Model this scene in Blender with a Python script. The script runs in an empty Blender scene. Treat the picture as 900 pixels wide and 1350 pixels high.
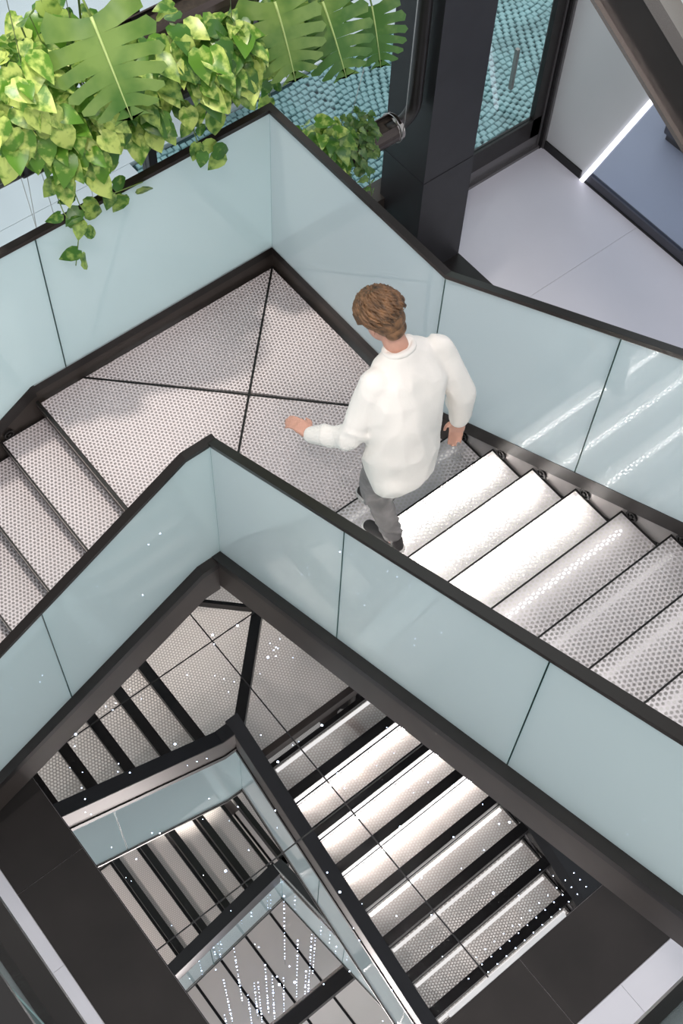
import bpy, bmesh, math, random
from mathutils import Vector, Matrix, Euler, noise
from mathutils.bvhtree import BVHTree
random.seed(7)
S = bpy.context.scene
COL = S.collection
PI = math.pi

# ------------------------------------------------------------------ camera
F_PX, YAW, PITCH, ROLL = 1751.46, 2.4066, 1.0398, 0.0664
CAM = Vector((4.702, -3.495, 6.752))
fh = Vector((math.cos(YAW), math.sin(YAW), 0))
fwd = fh * math.cos(PITCH) + Vector((0, 0, -math.sin(PITCH)))
rgt = Vector((math.sin(YAW), -math.cos(YAW), 0))
upv = rgt.cross(fwd)
r2 = math.cos(ROLL) * rgt + math.sin(ROLL) * upv
u2 = -math.sin(ROLL) * rgt + math.cos(ROLL) * upv
cd = bpy.data.cameras.new('camera')
cam = bpy.data.objects.new('camera', cd)
COL.objects.link(cam)
m3 = Matrix((r2, u2, -fwd)).transposed()
cam.matrix_world = Matrix.Translation(CAM) @ m3.to_4x4()
cd.sensor_fit = 'VERTICAL'
cd.sensor_height = 36.0
cd.lens = F_PX / 1350 * 36.0
cd.clip_start = 0.05
cd.clip_end = 200
S.camera = cam

# ------------------------------------------------------------------ world, lights, exposure
wd = bpy.data.worlds.new('World')
S.world = wd
wd.use_nodes = True
bg = wd.node_tree.nodes['Background']
bg.inputs[0].default_value = (0.90, 0.96, 1.0, 1)
bg.inputs[1].default_value = 1.05
S.view_settings.view_transform = 'Standard'
S.view_settings.look = 'None'
S.view_settings.exposure = 0.16
S.view_settings.gamma = 1.0
S.view_settings.use_curve_mapping = False


def lamp(name, kind, loc, target, power, col, **kw):
    ld = bpy.data.lights.new(name, kind)
    ld.energy = power
    ld.color = col
    for k, v in kw.items():
        setattr(ld, k, v)
    o = bpy.data.objects.new(name, ld)
    COL.objects.link(o)
    o.location = loc
    d = Vector(target) - Vector(loc)
    o.rotation_euler = d.to_track_quat('-Z', 'Y').to_euler()
    return o


# added unseen fill spots under the ceiling, a plant spot, and the hall light
for k, (lx, ly, tx, ty, pw) in enumerate(((3.2, -2.6, 1.6, -1.4, 560), (5.2, -1.6, 3.2, -0.8, 480), (2.6, -4.6, 1.0, -2.6, 560), (5.0, -4.4, 2.6, -1.6, 560),
                                          (0.9, -4.4, 0.6, -2.4, 460), (5.4, 0.8, 3.4, -0.6, 380))):
    lamp('ceiling_fill_light', 'SPOT', (lx, ly, 9.55), (tx, ty, 0), pw, (1.0, 0.93, 0.895), spot_size=math.radians(75), spot_blend=0.8, shadow_soft_size=0.16)
lamp('plant_spot_light', 'SPOT', (-0.62, -1.5, 7.4), (0.15, -1.15, 1.0), 1500, (1.0, 0.93, 0.84), spot_size=math.radians(46), spot_blend=0.7, shadow_soft_size=0.14)
lamp('hall_area_light', 'AREA', (1.2, 2.6, 3.2), (1.0, 2.7, -1.5), 22, (0.80, 0.80, 1.0), shape='RECTANGLE', size=2.4, size_y=1.0)

# ------------------------------------------------------------------ materials
def new_mat(name):
    m = bpy.data.materials.new(name)
    m.use_nodes = True
    nt = m.node_tree
    nt.nodes.clear()
    out = nt.nodes.new('ShaderNodeOutputMaterial')
    return m, nt, out


def N(nt, kind, **kw):
    n = nt.nodes.new(kind)
    for k, v in kw.items():
        if k.startswith('i_'):
            n.inputs[k[2:]].default_value = v
        else:
            setattr(n, k, v)
    return n


def princ(name, col, rough=0.5, metal=0.0, noise=0.0, scale=20.0, bump=0.0, spec=0.5, stretch=None, coat=0.0):
    m, nt, out = new_mat(name)
    p = N(nt, 'ShaderNodeBsdfPrincipled')
    p.inputs['Base Color'].default_value = (*col, 1)
    p.inputs['Roughness'].default_value = rough
    p.inputs['Metallic'].default_value = metal
    p.inputs['Specular IOR Level'].default_value = spec
    p.inputs['Coat Weight'].default_value = coat
    nt.links.new(p.outputs[0], out.inputs[0])
    if noise or bump:
        tc = N(nt, 'ShaderNodeTexCoord')
        mp = N(nt, 'ShaderNodeMapping')
        if stretch:
            mp.inputs['Scale'].default_value = stretch
        nz = N(nt, 'ShaderNodeTexNoise')
        nz.inputs['Scale'].default_value = scale
        nz.inputs['Detail'].default_value = 4
        nt.links.new(tc.outputs['Object'], mp.inputs[0])
        nt.links.new(mp.outputs[0], nz.inputs['Vector'])
        if noise:
            mr = N(nt, 'ShaderNodeMapRange')
            mr.inputs['From Min'].default_value = 0.3
            mr.inputs['From Max'].default_value = 0.7
            mr.inputs['To Min'].default_value = 1 - noise
            mr.inputs['To Max'].default_value = 1 + noise
            nt.links.new(nz.outputs[0], mr.inputs[0])
            mx = N(nt, 'ShaderNodeVectorMath', operation='SCALE')
            mx.inputs[0].default_value = col
            nt.links.new(mr.outputs[0], mx.inputs['Scale'])
            nt.links.new(mx.outputs[0], p.inputs['Base Color'])
        if bump:
            b = N(nt, 'ShaderNodeBump')
            b.inputs['Strength'].default_value = bump
            b.inputs['Distance'].default_value = 0.01
            nt.links.new(nz.outputs[0], b.inputs['Height'])
            nt.links.new(b.outputs[0], p.inputs['Normal'])
    return m


def math_n(nt, op, a, b=None, clamp=False):
    n = N(nt, 'ShaderNodeMath', operation=op)
    n.use_clamp = clamp
    for k, v in enumerate((a, b)):
        if v is None:
            continue
        if isinstance(v, (int, float)):
            n.inputs[k].default_value = v
        else:
            nt.links.new(v, n.inputs[k])
    return n.outputs[0]


def dotted_glass(name, col, rot=0.0, pitch=0.026, rad=0.0084, solid=0.12, clear=0.30, tcol=(1.0, 0.95, 0.90), pcol=(0.95, 0.92, 0.91)):
    """frosted glass over perforated sheet: hexagonal lattice of more translucent round holes"""
    m, nt, out = new_mat(name)
    tc = N(nt, 'ShaderNodeTexCoord')
    mp = N(nt, 'ShaderNodeMapping')
    mp.inputs['Rotation'].default_value = (0, 0, rot)
    nt.links.new(tc.outputs['Object'], mp.inputs[0])
    sp = N(nt, 'ShaderNodeSeparateXYZ')
    nt.links.new(mp.outputs[0], sp.inputs[0])
    px, py = pitch, pitch * 1.7320508

    def lattice(off):
        u = math_n(nt, 'ADD', math_n(nt, 'DIVIDE', sp.outputs[0], px), 100.0 + off)
        v = math_n(nt, 'ADD', math_n(nt, 'DIVIDE', sp.outputs[1], py), 100.0 + off)
        du = math_n(nt, 'MULTIPLY', math_n(nt, 'SUBTRACT', math_n(nt, 'FRACT', u), 0.5), px)
        dv = math_n(nt, 'MULTIPLY', math_n(nt, 'SUBTRACT', math_n(nt, 'FRACT', v), 0.5), py)
        return math_n(nt, 'SQRT', math_n(nt, 'ADD', math_n(nt, 'MULTIPLY', du, du), math_n(nt, 'MULTIPLY', dv, dv)))
    d = math_n(nt, 'MINIMUM', lattice(0.0), lattice(0.5))
    mr = N(nt, 'ShaderNodeMapRange', interpolation_type='SMOOTHSTEP')
    mr.inputs['From Min'].default_value = rad * 0.8
    mr.inputs['From Max'].default_value = rad * 1.2
    mr.inputs['To Min'].default_value = 1
    mr.inputs['To Max'].default_value = 0
    nt.links.new(d, mr.inputs[0])
    dif = N(nt, 'ShaderNodeBsdfDiffuse')
    geo = N(nt, 'ShaderNodeNewGeometry')
    two = N(nt, 'ShaderNodeMix', data_type='RGBA')
    two.inputs['A'].default_value = (*col, 1)
    two.inputs['B'].default_value = (0.46, 0.385, 0.345, 1)          # unpainted underside of the sheet
    nt.links.new(geo.outputs['Backfacing'], two.inputs['Factor'])
    nt.links.new(two.outputs['Result'], dif.inputs[0])
    tr = N(nt, 'ShaderNodeBsdfTranslucent')
    tr.inputs[0].default_value = (1.0, 0.96, 0.93, 1)
    sheet = N(nt, 'ShaderNodeMixShader')
    sheet.inputs[0].default_value = 0.20
    nt.links.new(dif.outputs[0], sheet.inputs[1])
    nt.links.new(tr.outputs[0], sheet.inputs[2])
    clr = N(nt, 'ShaderNodeBsdfTransparent')
    clr.inputs[0].default_value = (0.97, 0.96, 0.96, 1)
    tr2 = N(nt, 'ShaderNodeBsdfTranslucent')
    tr2.inputs[0].default_value = (*tcol, 1)
    hole = N(nt, 'ShaderNodeMixShader')
    hole.inputs[0].default_value = 1.0 - clear
    nt.links.new(clr.outputs[0], hole.inputs[1])
    nt.links.new(tr2.outputs[0], hole.inputs[2])
    mx = N(nt, 'ShaderNodeMixShader')
    nt.links.new(mr.outputs[0], mx.inputs[0])
    nt.links.new(sheet.outputs[0], mx.inputs[1])
    pale = N(nt, 'ShaderNodeBsdfDiffuse')
    pale.inputs[0].default_value = (*pcol, 1)
    hole2 = N(nt, 'ShaderNodeMixShader')
    hole2.inputs[0].default_value = solid
    nt.links.new(hole.outputs[0], hole2.inputs[1])
    nt.links.new(pale.outputs[0], hole2.inputs[2])
    nt.links.new(hole2.outputs[0], mx.inputs[2])
    gl = N(nt, 'ShaderNodeBsdfGlossy')
    gl.inputs['Roughness'].default_value = 0.28
    fr = N(nt, 'ShaderNodeFresnel')
    fr.inputs[0].default_value = 1.4
    m2 = N(nt, 'ShaderNodeMixShader')
    nt.links.new(fr.outputs[0], m2.inputs[0])
    nt.links.new(mx.outputs[0], m2.inputs[1])
    nt.links.new(gl.outputs[0], m2.inputs[2])
    nt.links.new(m2.outputs[0], out.inputs[0])
    return m


def frosted_glass(name, col, tcol, tfac=0.55, rough=0.012):
    m, nt, out = new_mat(name)
    dif = N(nt, 'ShaderNodeBsdfDiffuse')
    dif.inputs[0].default_value = (*col, 1)
    tr = N(nt, 'ShaderNodeBsdfTranslucent')
    tr.inputs[0].default_value = (*tcol, 1)
    mx = N(nt, 'ShaderNodeMixShader')
    mx.inputs[0].default_value = tfac
    nt.links.new(dif.outputs[0], mx.inputs[1])
    nt.links.new(tr.outputs[0], mx.inputs[2])
    gl = N(nt, 'ShaderNodeBsdfGlossy')
    gl.inputs['Roughness'].default_value = rough
    fr = N(nt, 'ShaderNodeFresnel')
    fr.inputs[0].default_value = 1.55
    m2 = N(nt, 'ShaderNodeMixShader')
    ge = N(nt, 'ShaderNodeNewGeometry')
    nt.links.new(math_n(nt, 'MULTIPLY', fr.outputs[0], math_n(nt, 'SUBTRACT', 1.0, ge.outputs['Backfacing'])), m2.inputs[0])
    nt.links.new(mx.outputs[0], m2.inputs[1])
    nt.links.new(gl.outputs[0], m2.inputs[2])
    nt.links.new(m2.outputs[0], out.inputs[0])
    return m


def clear_glass(name, tint, ior=1.5):
    m, nt, out = new_mat(name)
    t = N(nt, 'ShaderNodeBsdfTransparent')
    t.inputs[0].default_value = (*tint, 1)
    gl = N(nt, 'ShaderNodeBsdfGlossy')
    gl.inputs['Roughness'].default_value = 0.0
    fr = N(nt, 'ShaderNodeFresnel')
    fr.inputs[0].default_value = ior
    ge = N(nt, 'ShaderNodeNewGeometry')
    mx = N(nt, 'ShaderNodeMixShader')
    nt.links.new(math_n(nt, 'MULTIPLY', fr.outputs[0], math_n(nt, 'SUBTRACT', 1.0, ge.outputs['Backfacing'])), mx.inputs[0])
    nt.links.new(t.outputs[0], mx.inputs[1])
    nt.links.new(gl.outputs[0], mx.inputs[2])
    nt.links.new(mx.outputs[0], out.inputs[0])
    return m


def emit(name, col, s):
    m, nt, out = new_mat(name)
    e = N(nt, 'ShaderNodeEmission')
    e.inputs[0].default_value = (*col, 1)
    e.inputs[1].default_value = s
    nt.links.new(e.outputs[0], out.inputs[0])
    return m


M = {}
M['tread'] = dotted_glass('dotted frosted tread glass', (0.76, 0.71, 0.73), rot=0.0)
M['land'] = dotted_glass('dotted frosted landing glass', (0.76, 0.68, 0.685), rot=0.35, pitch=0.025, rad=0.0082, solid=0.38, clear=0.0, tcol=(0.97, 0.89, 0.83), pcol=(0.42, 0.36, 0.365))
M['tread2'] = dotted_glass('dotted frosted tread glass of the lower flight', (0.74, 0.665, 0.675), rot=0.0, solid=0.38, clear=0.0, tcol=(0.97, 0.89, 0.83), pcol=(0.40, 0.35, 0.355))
M['glass'] = frosted_glass('frosted balustrade glass', (0.575, 0.675, 0.695), (0.80, 0.88, 0.87))
M['glassface'] = clear_glass('clear outer glass face', (0.97, 0.99, 0.99), 1.5)
M['edge'] = princ('green glass edge', (0.30, 0.45, 0.44), 0.2)
M['steel'] = princ('dark bronze steel', (0.055, 0.043, 0.037), 0.40, 0.35, noise=0.12, scale=6)
M['cap'] = princ('blackened steel', (0.016, 0.013, 0.012), 0.40, 0.3, noise=0.15, scale=9)
M['rail'] = princ('black handrail', (0.018, 0.013, 0.011), 0.32, 0.3)
M['plate'] = princ('lit stringer tone', (0.40, 0.37, 0.36), 0.42, 0.4, noise=0.08, scale=8)
M['frame'] = princ('black tread frame', (0.012, 0.011, 0.011), 0.4, 0.3)
M['steelgrey'] = princ('grey anodised frame', (0.16, 0.15, 0.15), 0.35, 0.6)
M['column'] = princ('dark painted column steel', (0.020, 0.018, 0.020), 0.48, 0.1, noise=0.12, scale=5)
M['floor'] = princ('pale porcelain floor', (0.60, 0.58, 0.62), 0.38, noise=0.02, scale=2)
M['joint'] = princ('pale floor grout', (0.52, 0.50, 0.52), 0.8)
M['wall'] = princ('white wall paint', (0.62, 0.61, 0.61), 0.45, noise=0.02, scale=1.5)
M['sky_block_grey'] = princ('added sky block grey', (0.30, 0.30, 0.30), 0.6)
M['granite'] = princ('added dark floor brown', (0.020, 0.016, 0.015), 0.62, noise=0.18, scale=3, spec=0.3)
M['mirror'] = princ('floor mirror', (0.88, 0.87, 0.88), 0.0, 1.0)
M['ceil'] = princ('white ceiling panel', (0.80, 0.72, 0.66), 0.5, noise=0.03, scale=1.2)
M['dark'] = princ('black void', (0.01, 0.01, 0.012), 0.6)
M['teal'] = clear_glass('teal tinted pane', (0.90, 0.95, 0.95))
M['pane2'] = clear_glass('blue grey pane', (0.70, 0.75, 0.82), 1.6)
M['cobble'] = princ('teal grey cobble', (0.36, 0.54, 0.55), 0.7, noise=0.22, scale=4)
M['mortar'] = princ('dark paving joint', (0.035, 0.075, 0.08), 0.9)
M['pave'] = princ('white paving', (0.80, 0.79, 0.82), 0.7, noise=0.03, scale=3)
M['slate'] = princ('dark slate', (0.050, 0.048, 0.062), 0.5)
M['tube'] = princ('brown painted tube', (0.055, 0.040, 0.035), 0.30, 0.5, noise=0.2, scale=10, stretch=(1, 0.1, 1))
M['chrome'] = princ('brushed steel tube', (0.36, 0.32, 0.30), 0.25, 0.9)
M['wire'] = princ('steel wire', (0.45, 0.44, 0.43), 0.35, 0.7)
M['soil'] = princ('dark soil', (0.03, 0.022, 0.016), 0.9, noise=0.4, scale=40)
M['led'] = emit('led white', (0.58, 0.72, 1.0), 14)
M['ledline'] = emit('led strip', (0.86, 0.88, 1.0), 2.6)
M['bar'] = emit('tread light bar', (1.0, 0.98, 0.95), 34)
M['bar2'] = emit('dim tread light bar', (1.0, 0.98, 0.96), 4)
M['bar3'] = emit('added faint tread glow', (1.0, 0.98, 0.96), 0.9)
M['spot'] = emit('ceiling_fill_light', (1.0, 0.97, 0.92), 30)
M['skin'] = princ('skin', (0.58, 0.31, 0.23), 0.5, noise=0.06, scale=20)
M['sweater'] = princ('off white knit', (0.88, 0.83, 0.78), 0.85, bump=0.9, scale=7)
M['jeans'] = princ('grey denim', (0.23, 0.215, 0.215), 0.85, noise=0.22, scale=9, bump=0.3)
M['hair'] = princ('brown hair', (0.16, 0.080, 0.036), 0.5, noise=0.75, scale=16, stretch=(0.6, 2.2, 2.2), bump=0.5)
M['shoe'] = princ('dark canvas shoe', (0.030, 0.026, 0.026), 0.7)
M['sole'] = princ('white rubber sole', (0.72, 0.70, 0.68), 0.5)


def leaf_mat(name, c1, c2, fac_lo, fac_hi, gloss=0.35):
    m, nt, out = new_mat(name)
    tc = N(nt, 'ShaderNodeTexCoord')
    oi = N(nt, 'ShaderNodeObjectInfo')
    ad = N(nt, 'ShaderNodeVectorMath', operation='ADD')
    nt.links.new(tc.outputs['Object'], ad.inputs[0])
    sc = N(nt, 'ShaderNodeVectorMath', operation='SCALE')
    sc.inputs[0].default_value = (17, 31, 11)
    nt.links.new(oi.outputs['Random'], sc.inputs['Scale'])
    nt.links.new(sc.outputs[0], ad.inputs[1])
    nz = N(nt, 'ShaderNodeTexNoise')
    nz.inputs['Scale'].default_value = 2.6
    nz.inputs['Detail'].default_value = 3
    nt.links.new(ad.outputs[0], nz.inputs['Vector'])
    jit = math_n(nt, 'ADD', nz.outputs[0], math_n(nt, 'MULTIPLY', math_n(nt, 'SUBTRACT', oi.outputs['Random'], 0.5), 0.30))
    mr = N(nt, 'ShaderNodeMapRange')
    mr.inputs['From Min'].default_value = fac_lo
    mr.inputs['From Max'].default_value = fac_hi
    nt.links.new(jit, mr.inputs[0])
    mc = N(nt, 'ShaderNodeMix', data_type='RGBA')
    mc.inputs['A'].default_value = (*c1, 1)
    mc.inputs['B'].default_value = (*c2, 1)
    nt.links.new(mr.outputs[0], mc.inputs['Factor'])
    p = N(nt, 'ShaderNodeBsdfPrincipled')
    p.inputs['Roughness'].default_value = gloss
    nt.links.new(mc.outputs['Result'], p.inputs['Base Color'])
    tr = N(nt, 'ShaderNodeBsdfTranslucent')
    nt.links.new(mc.outputs['Result'], tr.inputs[0])
    mx = N(nt, 'ShaderNodeMixShader')
    mx.inputs[0].default_value = 0.3
    nt.links.new(p.outputs[0], mx.inputs[1])
    nt.links.new(tr.outputs[0], mx.inputs[2])
    nt.links.new(mx.outputs[0], out.inputs[0])
    return m


M['pothos'] = leaf_mat('variegated pothos leaf', (0.10, 0.24, 0.020), (0.56, 0.66, 0.17), 0.43, 0.62)
M['pothosdark'] = leaf_mat('green pothos leaf', (0.05, 0.15, 0.016), (0.34, 0.46, 0.10), 0.45, 0.68)
M['monstera'] = leaf_mat('monstera leaf', (0.065, 0.16, 0.028), (0.19, 0.29, 0.07), 0.4, 0.70, 0.25)
M['ivy'] = leaf_mat('ivy leaf', (0.06, 0.14, 0.03), (0.20, 0.30, 0.08), 0.4, 0.7)
M['vein'] = princ('pale leaf rib', (0.36, 0.46, 0.16), 0.5)
M['stem'] = princ('green stem', (0.16, 0.24, 0.05), 0.6)

# ------------------------------------------------------------------ helpers
def link(name, me, mat=None, parent=None):
    o = bpy.data.objects.new(name, me)
    COL.objects.link(o)
    if mat is not None and me is not None and not me.materials:
        me.materials.append(M[mat])
    if parent is not None:
        o.parent = parent
    return o


def tag(o, label=None, cat=None, group=None, kind=None):
    if label:
        o['label'] = label
    if cat:
        o['category'] = cat
    if group:
        o['group'] = group
    if kind:
        o['kind'] = kind
    return o


def thing(name, label, cat, loc=(0, 0, 0), group=None):
    o = bpy.data.objects.new(name, None)
    COL.objects.link(o)
    o.location = loc
    o.empty_display_size = 0.1
    return tag(o, label, cat, group)


def bm_box(bm, x0, x1, y0, y1, z0, z1, nobottom=False):
    v = [bm.verts.new(c) for c in ((x0, y0, z0), (x1, y0, z0), (x1, y1, z0), (x0, y1, z0), (x0, y0, z1), (x1, y0, z1), (x1, y1, z1), (x0, y1, z1))]
    for q in ((4, 5, 6, 7), (0, 1, 5, 4), (1, 2, 6, 5), (2, 3, 7, 6), (3, 0, 4, 7)):
        bm.faces.new([v[i] for i in q])
    if not nobottom:
        bm.faces.new([v[i] for i in (3, 2, 1, 0)])


def bm_mesh(bm, name, smooth=False):
    bmesh.ops.recalc_face_normals(bm, faces=bm.faces)
    me = bpy.data.meshes.new(name)
    bm.to_mesh(me)
    bm.free()
    if smooth:
        for p in me.polygons:
            p.use_smooth = True
    return me


def box_mesh(name, x0, x1, y0, y1, z0, z1, nobottom=False, bevel=0.0):
    bm = bmesh.new()
    bm_box(bm, x0, x1, y0, y1, z0, z1, nobottom)
    if bevel:
        bmesh.ops.bevel(bm, geom=bm.edges[:], offset=bevel, segments=1, affect='EDGES')
    return bm_mesh(bm, name)


def box(name, mat, x0, x1, y0, y1, z0, z1, parent=None, **kw):
    return link(name, box_mesh(name, x0, x1, y0, y1, z0, z1, **kw), mat, parent)


def bm_plate(bm, axis, a, b, poly):
    """poly: (s,z) points; axis 'x': s is y, plate spans x a..b; axis 'y': s is x; axis 'z': poly is (x,y), spans z a..b"""
    def P(s, z, t):
        return {'x': (t, s, z), 'y': (s, t, z), 'z': (s, z, t)}[axis]
    A = [bm.verts.new(P(s, z, a)) for s, z in poly]
    B = [bm.verts.new(P(s, z, b)) for s, z in poly]
    bm.faces.new(A)
    bm.faces.new(B)
    n = len(poly)
    for i in range(n):
        bm.faces.new((A[i], A[(i + 1) % n], B[(i + 1) % n], B[i]))


def plate(name, mat, axis, a, b, poly, parent=None, open_bottom=False):
    bm = bmesh.new()
    bm_plate(bm, axis, a, b, poly)
    if open_bottom:
        bm.faces.ensure_lookup_table()
        bm.faces.remove(bm.faces[0])
    return link(name, bm_mesh(bm, name), mat, parent)


def band(path, lo, hi):
    """polygon of a band running along path (s,z) between vertical offsets lo and hi"""
    return [(s, z + lo) for s, z in path] + [(s, z + hi) for s, z in reversed(path)]


def interp(path, s):
    for (a, za), (b, zb) in zip(path, path[1:]):
        if min(a, b) - 1e-6 <= s <= max(a, b) + 1e-6:
            return za + (zb - za) * (s - a) / (b - a)
    (a, za), (b, zb) = (path[-2], path[-1]) if abs(s - path[-1][0]) < abs(s - path[0][0]) else (path[0], path[1])
    return za + (zb - za) * (s - a) / (b - a)


def cut(path, s0, s1):
    """piece of the path between s0 and s1"""
    lo, hi = min(s0, s1), max(s0, s1)
    mid = [p for p in path if lo + 1e-4 < p[0] < hi - 1e-4]
    mid.sort()
    return [(lo, interp(path, lo))] + mid + [(hi, interp(path, hi))]


def bm_tube(bm, pts, rad, seg=8, cap=True):
    pts = [Vector(p) for p in pts]
    rads = rad if isinstance(rad, (list, tuple)) else [rad] * len(pts)
    rings = []
    ref = None
    for i, p in enumerate(pts):
        t = (pts[min(i + 1, len(pts) - 1)] - pts[max(i - 1, 0)]).normalized()
        if ref is None:
            ref = t.orthogonal().normalized()
        ref = (ref - t * ref.dot(t)).normalized()
        bn = t.cross(ref)
        rings.append([bm.verts.new(p + (ref * math.cos(2 * PI * k / seg) + bn * math.sin(2 * PI * k / seg)) * rads[i]) for k in range(seg)])
    for a, b in zip(rings, rings[1:]):
        for k in range(seg):
            bm.faces.new((a[k], a[(k + 1) % seg], b[(k + 1) % seg], b[k]))
    if cap:
        bm.faces.new(rings[0][::-1])
        bm.faces.new(rings[-1])


def tube(name, mat, pts, rad, parent=None, seg=8, smooth=True):
    bm = bmesh.new()
    bm_tube(bm, pts, rad, seg)
    return link(name, bm_mesh(bm, name, smooth), mat, parent)


# ------------------------------------------------------------------ stair constants
G, RI, X0, L = 0.30, 0.17, 1.82, 1.82
GL = 0.296
ZF = -1.53                       # ground floor / mirror level
YI, XI = -1.548, 1.53            # inner balustrade planes
SL = RI / G
SLL = RI / GL

# ------------------------------------------------------------------ setting: floor with mirror
floor = box('floor', 'joint', -0.72, 9.0, -9.0, 3.50, ZF - 0.20, ZF - 0.006)
tag(floor, 'pale porcelain ground floor around the mirror and the hall', kind='structure')
xs_m = (-0.10, 1.35, 2.80, 4.195)
ys_m = (-3.04, -1.57, -0.12)
for i in range(3):
    for j in range(2):
        g = 0.005
        o = box('mirror_panel', 'mirror', xs_m[i] + g, xs_m[i + 1] - g, ys_m[j] + g, ys_m[j + 1] - g, ZF - 0.006, ZF, floor)
        if i == 0 and j == 0:
            o['label'] = 'large square floor mirror panel'
box('mirror_bed', 'dark', xs_m[0], xs_m[-1], ys_m[0], ys_m[-1], ZF - 0.0062, ZF - 0.004, floor)
# dark stone border round the mirror
for (a, b, c, d) in ((-0.60, 2.0, -3.515, -3.04), (2.0, 4.195, -3.515, -3.04), (4.195, 4.69, -3.515, -1.35), (4.195, 4.69, -1.35, 0.9), (-0.6, -0.1, -3.04, -0.12),
                     (-0.6, 2.0, -0.12, 0.9), (2.0, 4.195, -0.12, 0.9), (-0.7, 1.2, 0.9, 2.04), (1.2, 3.2, 0.9, 2.04), (3.2, 5.2, 0.9, 2.04)):
    box('border_slab', 'granite', a + 0.002, b - 0.002, c + 0.002, d - 0.002, ZF - 0.006, ZF + 0.004, floor)
# slim light reveal at the right end of the mirror
box('edge_trim', 'wall', 4.165, 4.195, -1.9, -0.95, ZF, ZF + 0.012, floor)
# pale tiles
def tiles(xa, xb, ya, yb, w, d):
    nx, ny = max(1, round((xb - xa) / w)), max(1, round((yb - ya) / d))
    me = None
    for i in range(nx):
        for j in range(ny):
            sx, sy = (xb - xa) / nx, (yb - ya) / ny
            if me is None:
                me = box_mesh('tile', 0.0012, sx - 0.0012, 0.0012, sy - 0.0012, -0.006, 0.0)
            o = link('tile', me, 'floor', floor)
            o.location = (xa + i * sx, ya + j * sy, ZF)
tiles(-0.72, 8.7, 2.04, 3.47, 1.2, 1.43)
tiles(4.69, 8.69, -9.0, 2.04, 1.0, 1.0)
tiles(-0.72, 4.69, -3.80, -3.515, 1.0, 0.285)
for k in range(4):  # unseen dark floor, added to dull reflections in the inner glass
    box('border_slab', 'granite', -0.72 + k * 1.3525 + 0.002, -0.72 + (k + 1) * 1.3525 - 0.002, -8.9, -3.802, ZF - 0.006, ZF, floor)

# ceiling high above the well
ceiling = box('ceiling', 'dark', -0.75, 9.0, -8.0, 3.5, 9.75, 9.95)
tag(ceiling, 'ceiling of long white panels high above the stairwell', kind='structure')
me = box_mesh('panel', -0.75, 4.2, 0.012, 0.44, 9.70, 9.75)
for k in range(18):
    o = link('panel', me, 'ceil', ceiling)
    o.location.y = -6.0 + k * 0.47

# ------------------------------------------------------------------ setting: facade and hall
XFc = -0.75
win = thing('window_1', 'tall teal tinted facade glazing in black steel frames', None)
win['kind'] = 'structure'
for (ya, yb) in ((-4.2, -2.3), (-2.3, -0.40), (-0.40, 1.70)):
    for (za, zb) in ((-1.45, -1.04), (-0.92, 3.2), (3.26, 7.0)):
        box('pane', 'teal', XFc - 0.012, XFc, ya + 0.03, yb - 0.03, za, zb, win)
    box('mullion', 'column', XFc - 0.05, XFc + 0.04, yb - 0.03, yb + 0.03, ZF, 7.0, win)
box('transom', 'steel', XFc - 0.06, XFc + 0.12, -4.2, 1.72, -1.05, -0.90, win)
box('transom', 'steel', XFc - 0.05, XFc + 0.05, -4.2, 3.44, 3.2, 3.26, win)
box('transom', 'steel', XFc - 0.05, XFc + 0.05, -4.2, 3.44, 7.0, 9.75, win)
box('sill', 'cap', XFc - 0.06, XFc + 0.10, -4.2, 1.72, ZF - 0.02, -1.44, win)

wl_ = box('sky_block_wall', 'sky_block_grey', -0.80, -0.72, -8.0, -4.2, ZF, 9.75)  # unseen wall, added to keep bright sky out of the glass reflections
tag(wl_, 'unseen grey wall added past the glazing to block bright sky', kind='structure')
col = thing('steel_column', 'broad black painted steel column beside the glass door', 'column', (0, 0, 0))
box('shaft', 'column', -0.68, -0.23, 1.56, 2.05, ZF, 9.7, col)
box('lower_casing', 'column', -0.685, -0.226, 1.557, 2.054, ZF, -0.43, col)
box('rear_flange', 'cap', -0.76, -0.66, 1.66, 2.30, ZF, 9.7, col)
box('base_plate', 'cap', -0.72, 0.30, 1.50, 2.06, ZF, ZF + 0.012, col)

door = thing('door_1', 'teal glazed facade door in a black frame with grey sill', None)
door['kind'] = 'structure'
box('pane', 'teal', XFc - 0.012, XFc, 2.28, 3.30, -1.16, 3.2, door)
box('bottom_rail', 'cap', XFc - 0.03, XFc + 0.02, 2.2, 3.42, -1.37, -1.16, door)
box('side_stile', 'cap', XFc - 0.03, XFc + 0.02, 3.29, 3.42, -1.37, 3.2, door)
box('door_sill', 'steelgrey', XFc - 0.05, XFc + 0.015, 2.05, 3.44, ZF - 0.02, -1.37, door)
box('sill_step', 'steelgrey', XFc - 0.05, XFc + 0.045, 2.05, 3.44, ZF - 0.02, ZF + 0.03, door)
for k, (a, b, mm) in enumerate(((0.00, 0.016, 'steelgrey'), (0.018, 0.040, 'frame'), (0.042, 0.06, 'steelgrey'))):
    box('door_jamb', mm, XFc + 0.005, XFc + 0.03 + 0.02 * k, 3.392 + a, 3.40 + b, ZF, 3.2, door)
box('handle_bar', 'chrome', XFc - 0.09, XFc - 0.06, 3.02, 3.05, -0.75, -0.35, door)

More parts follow.
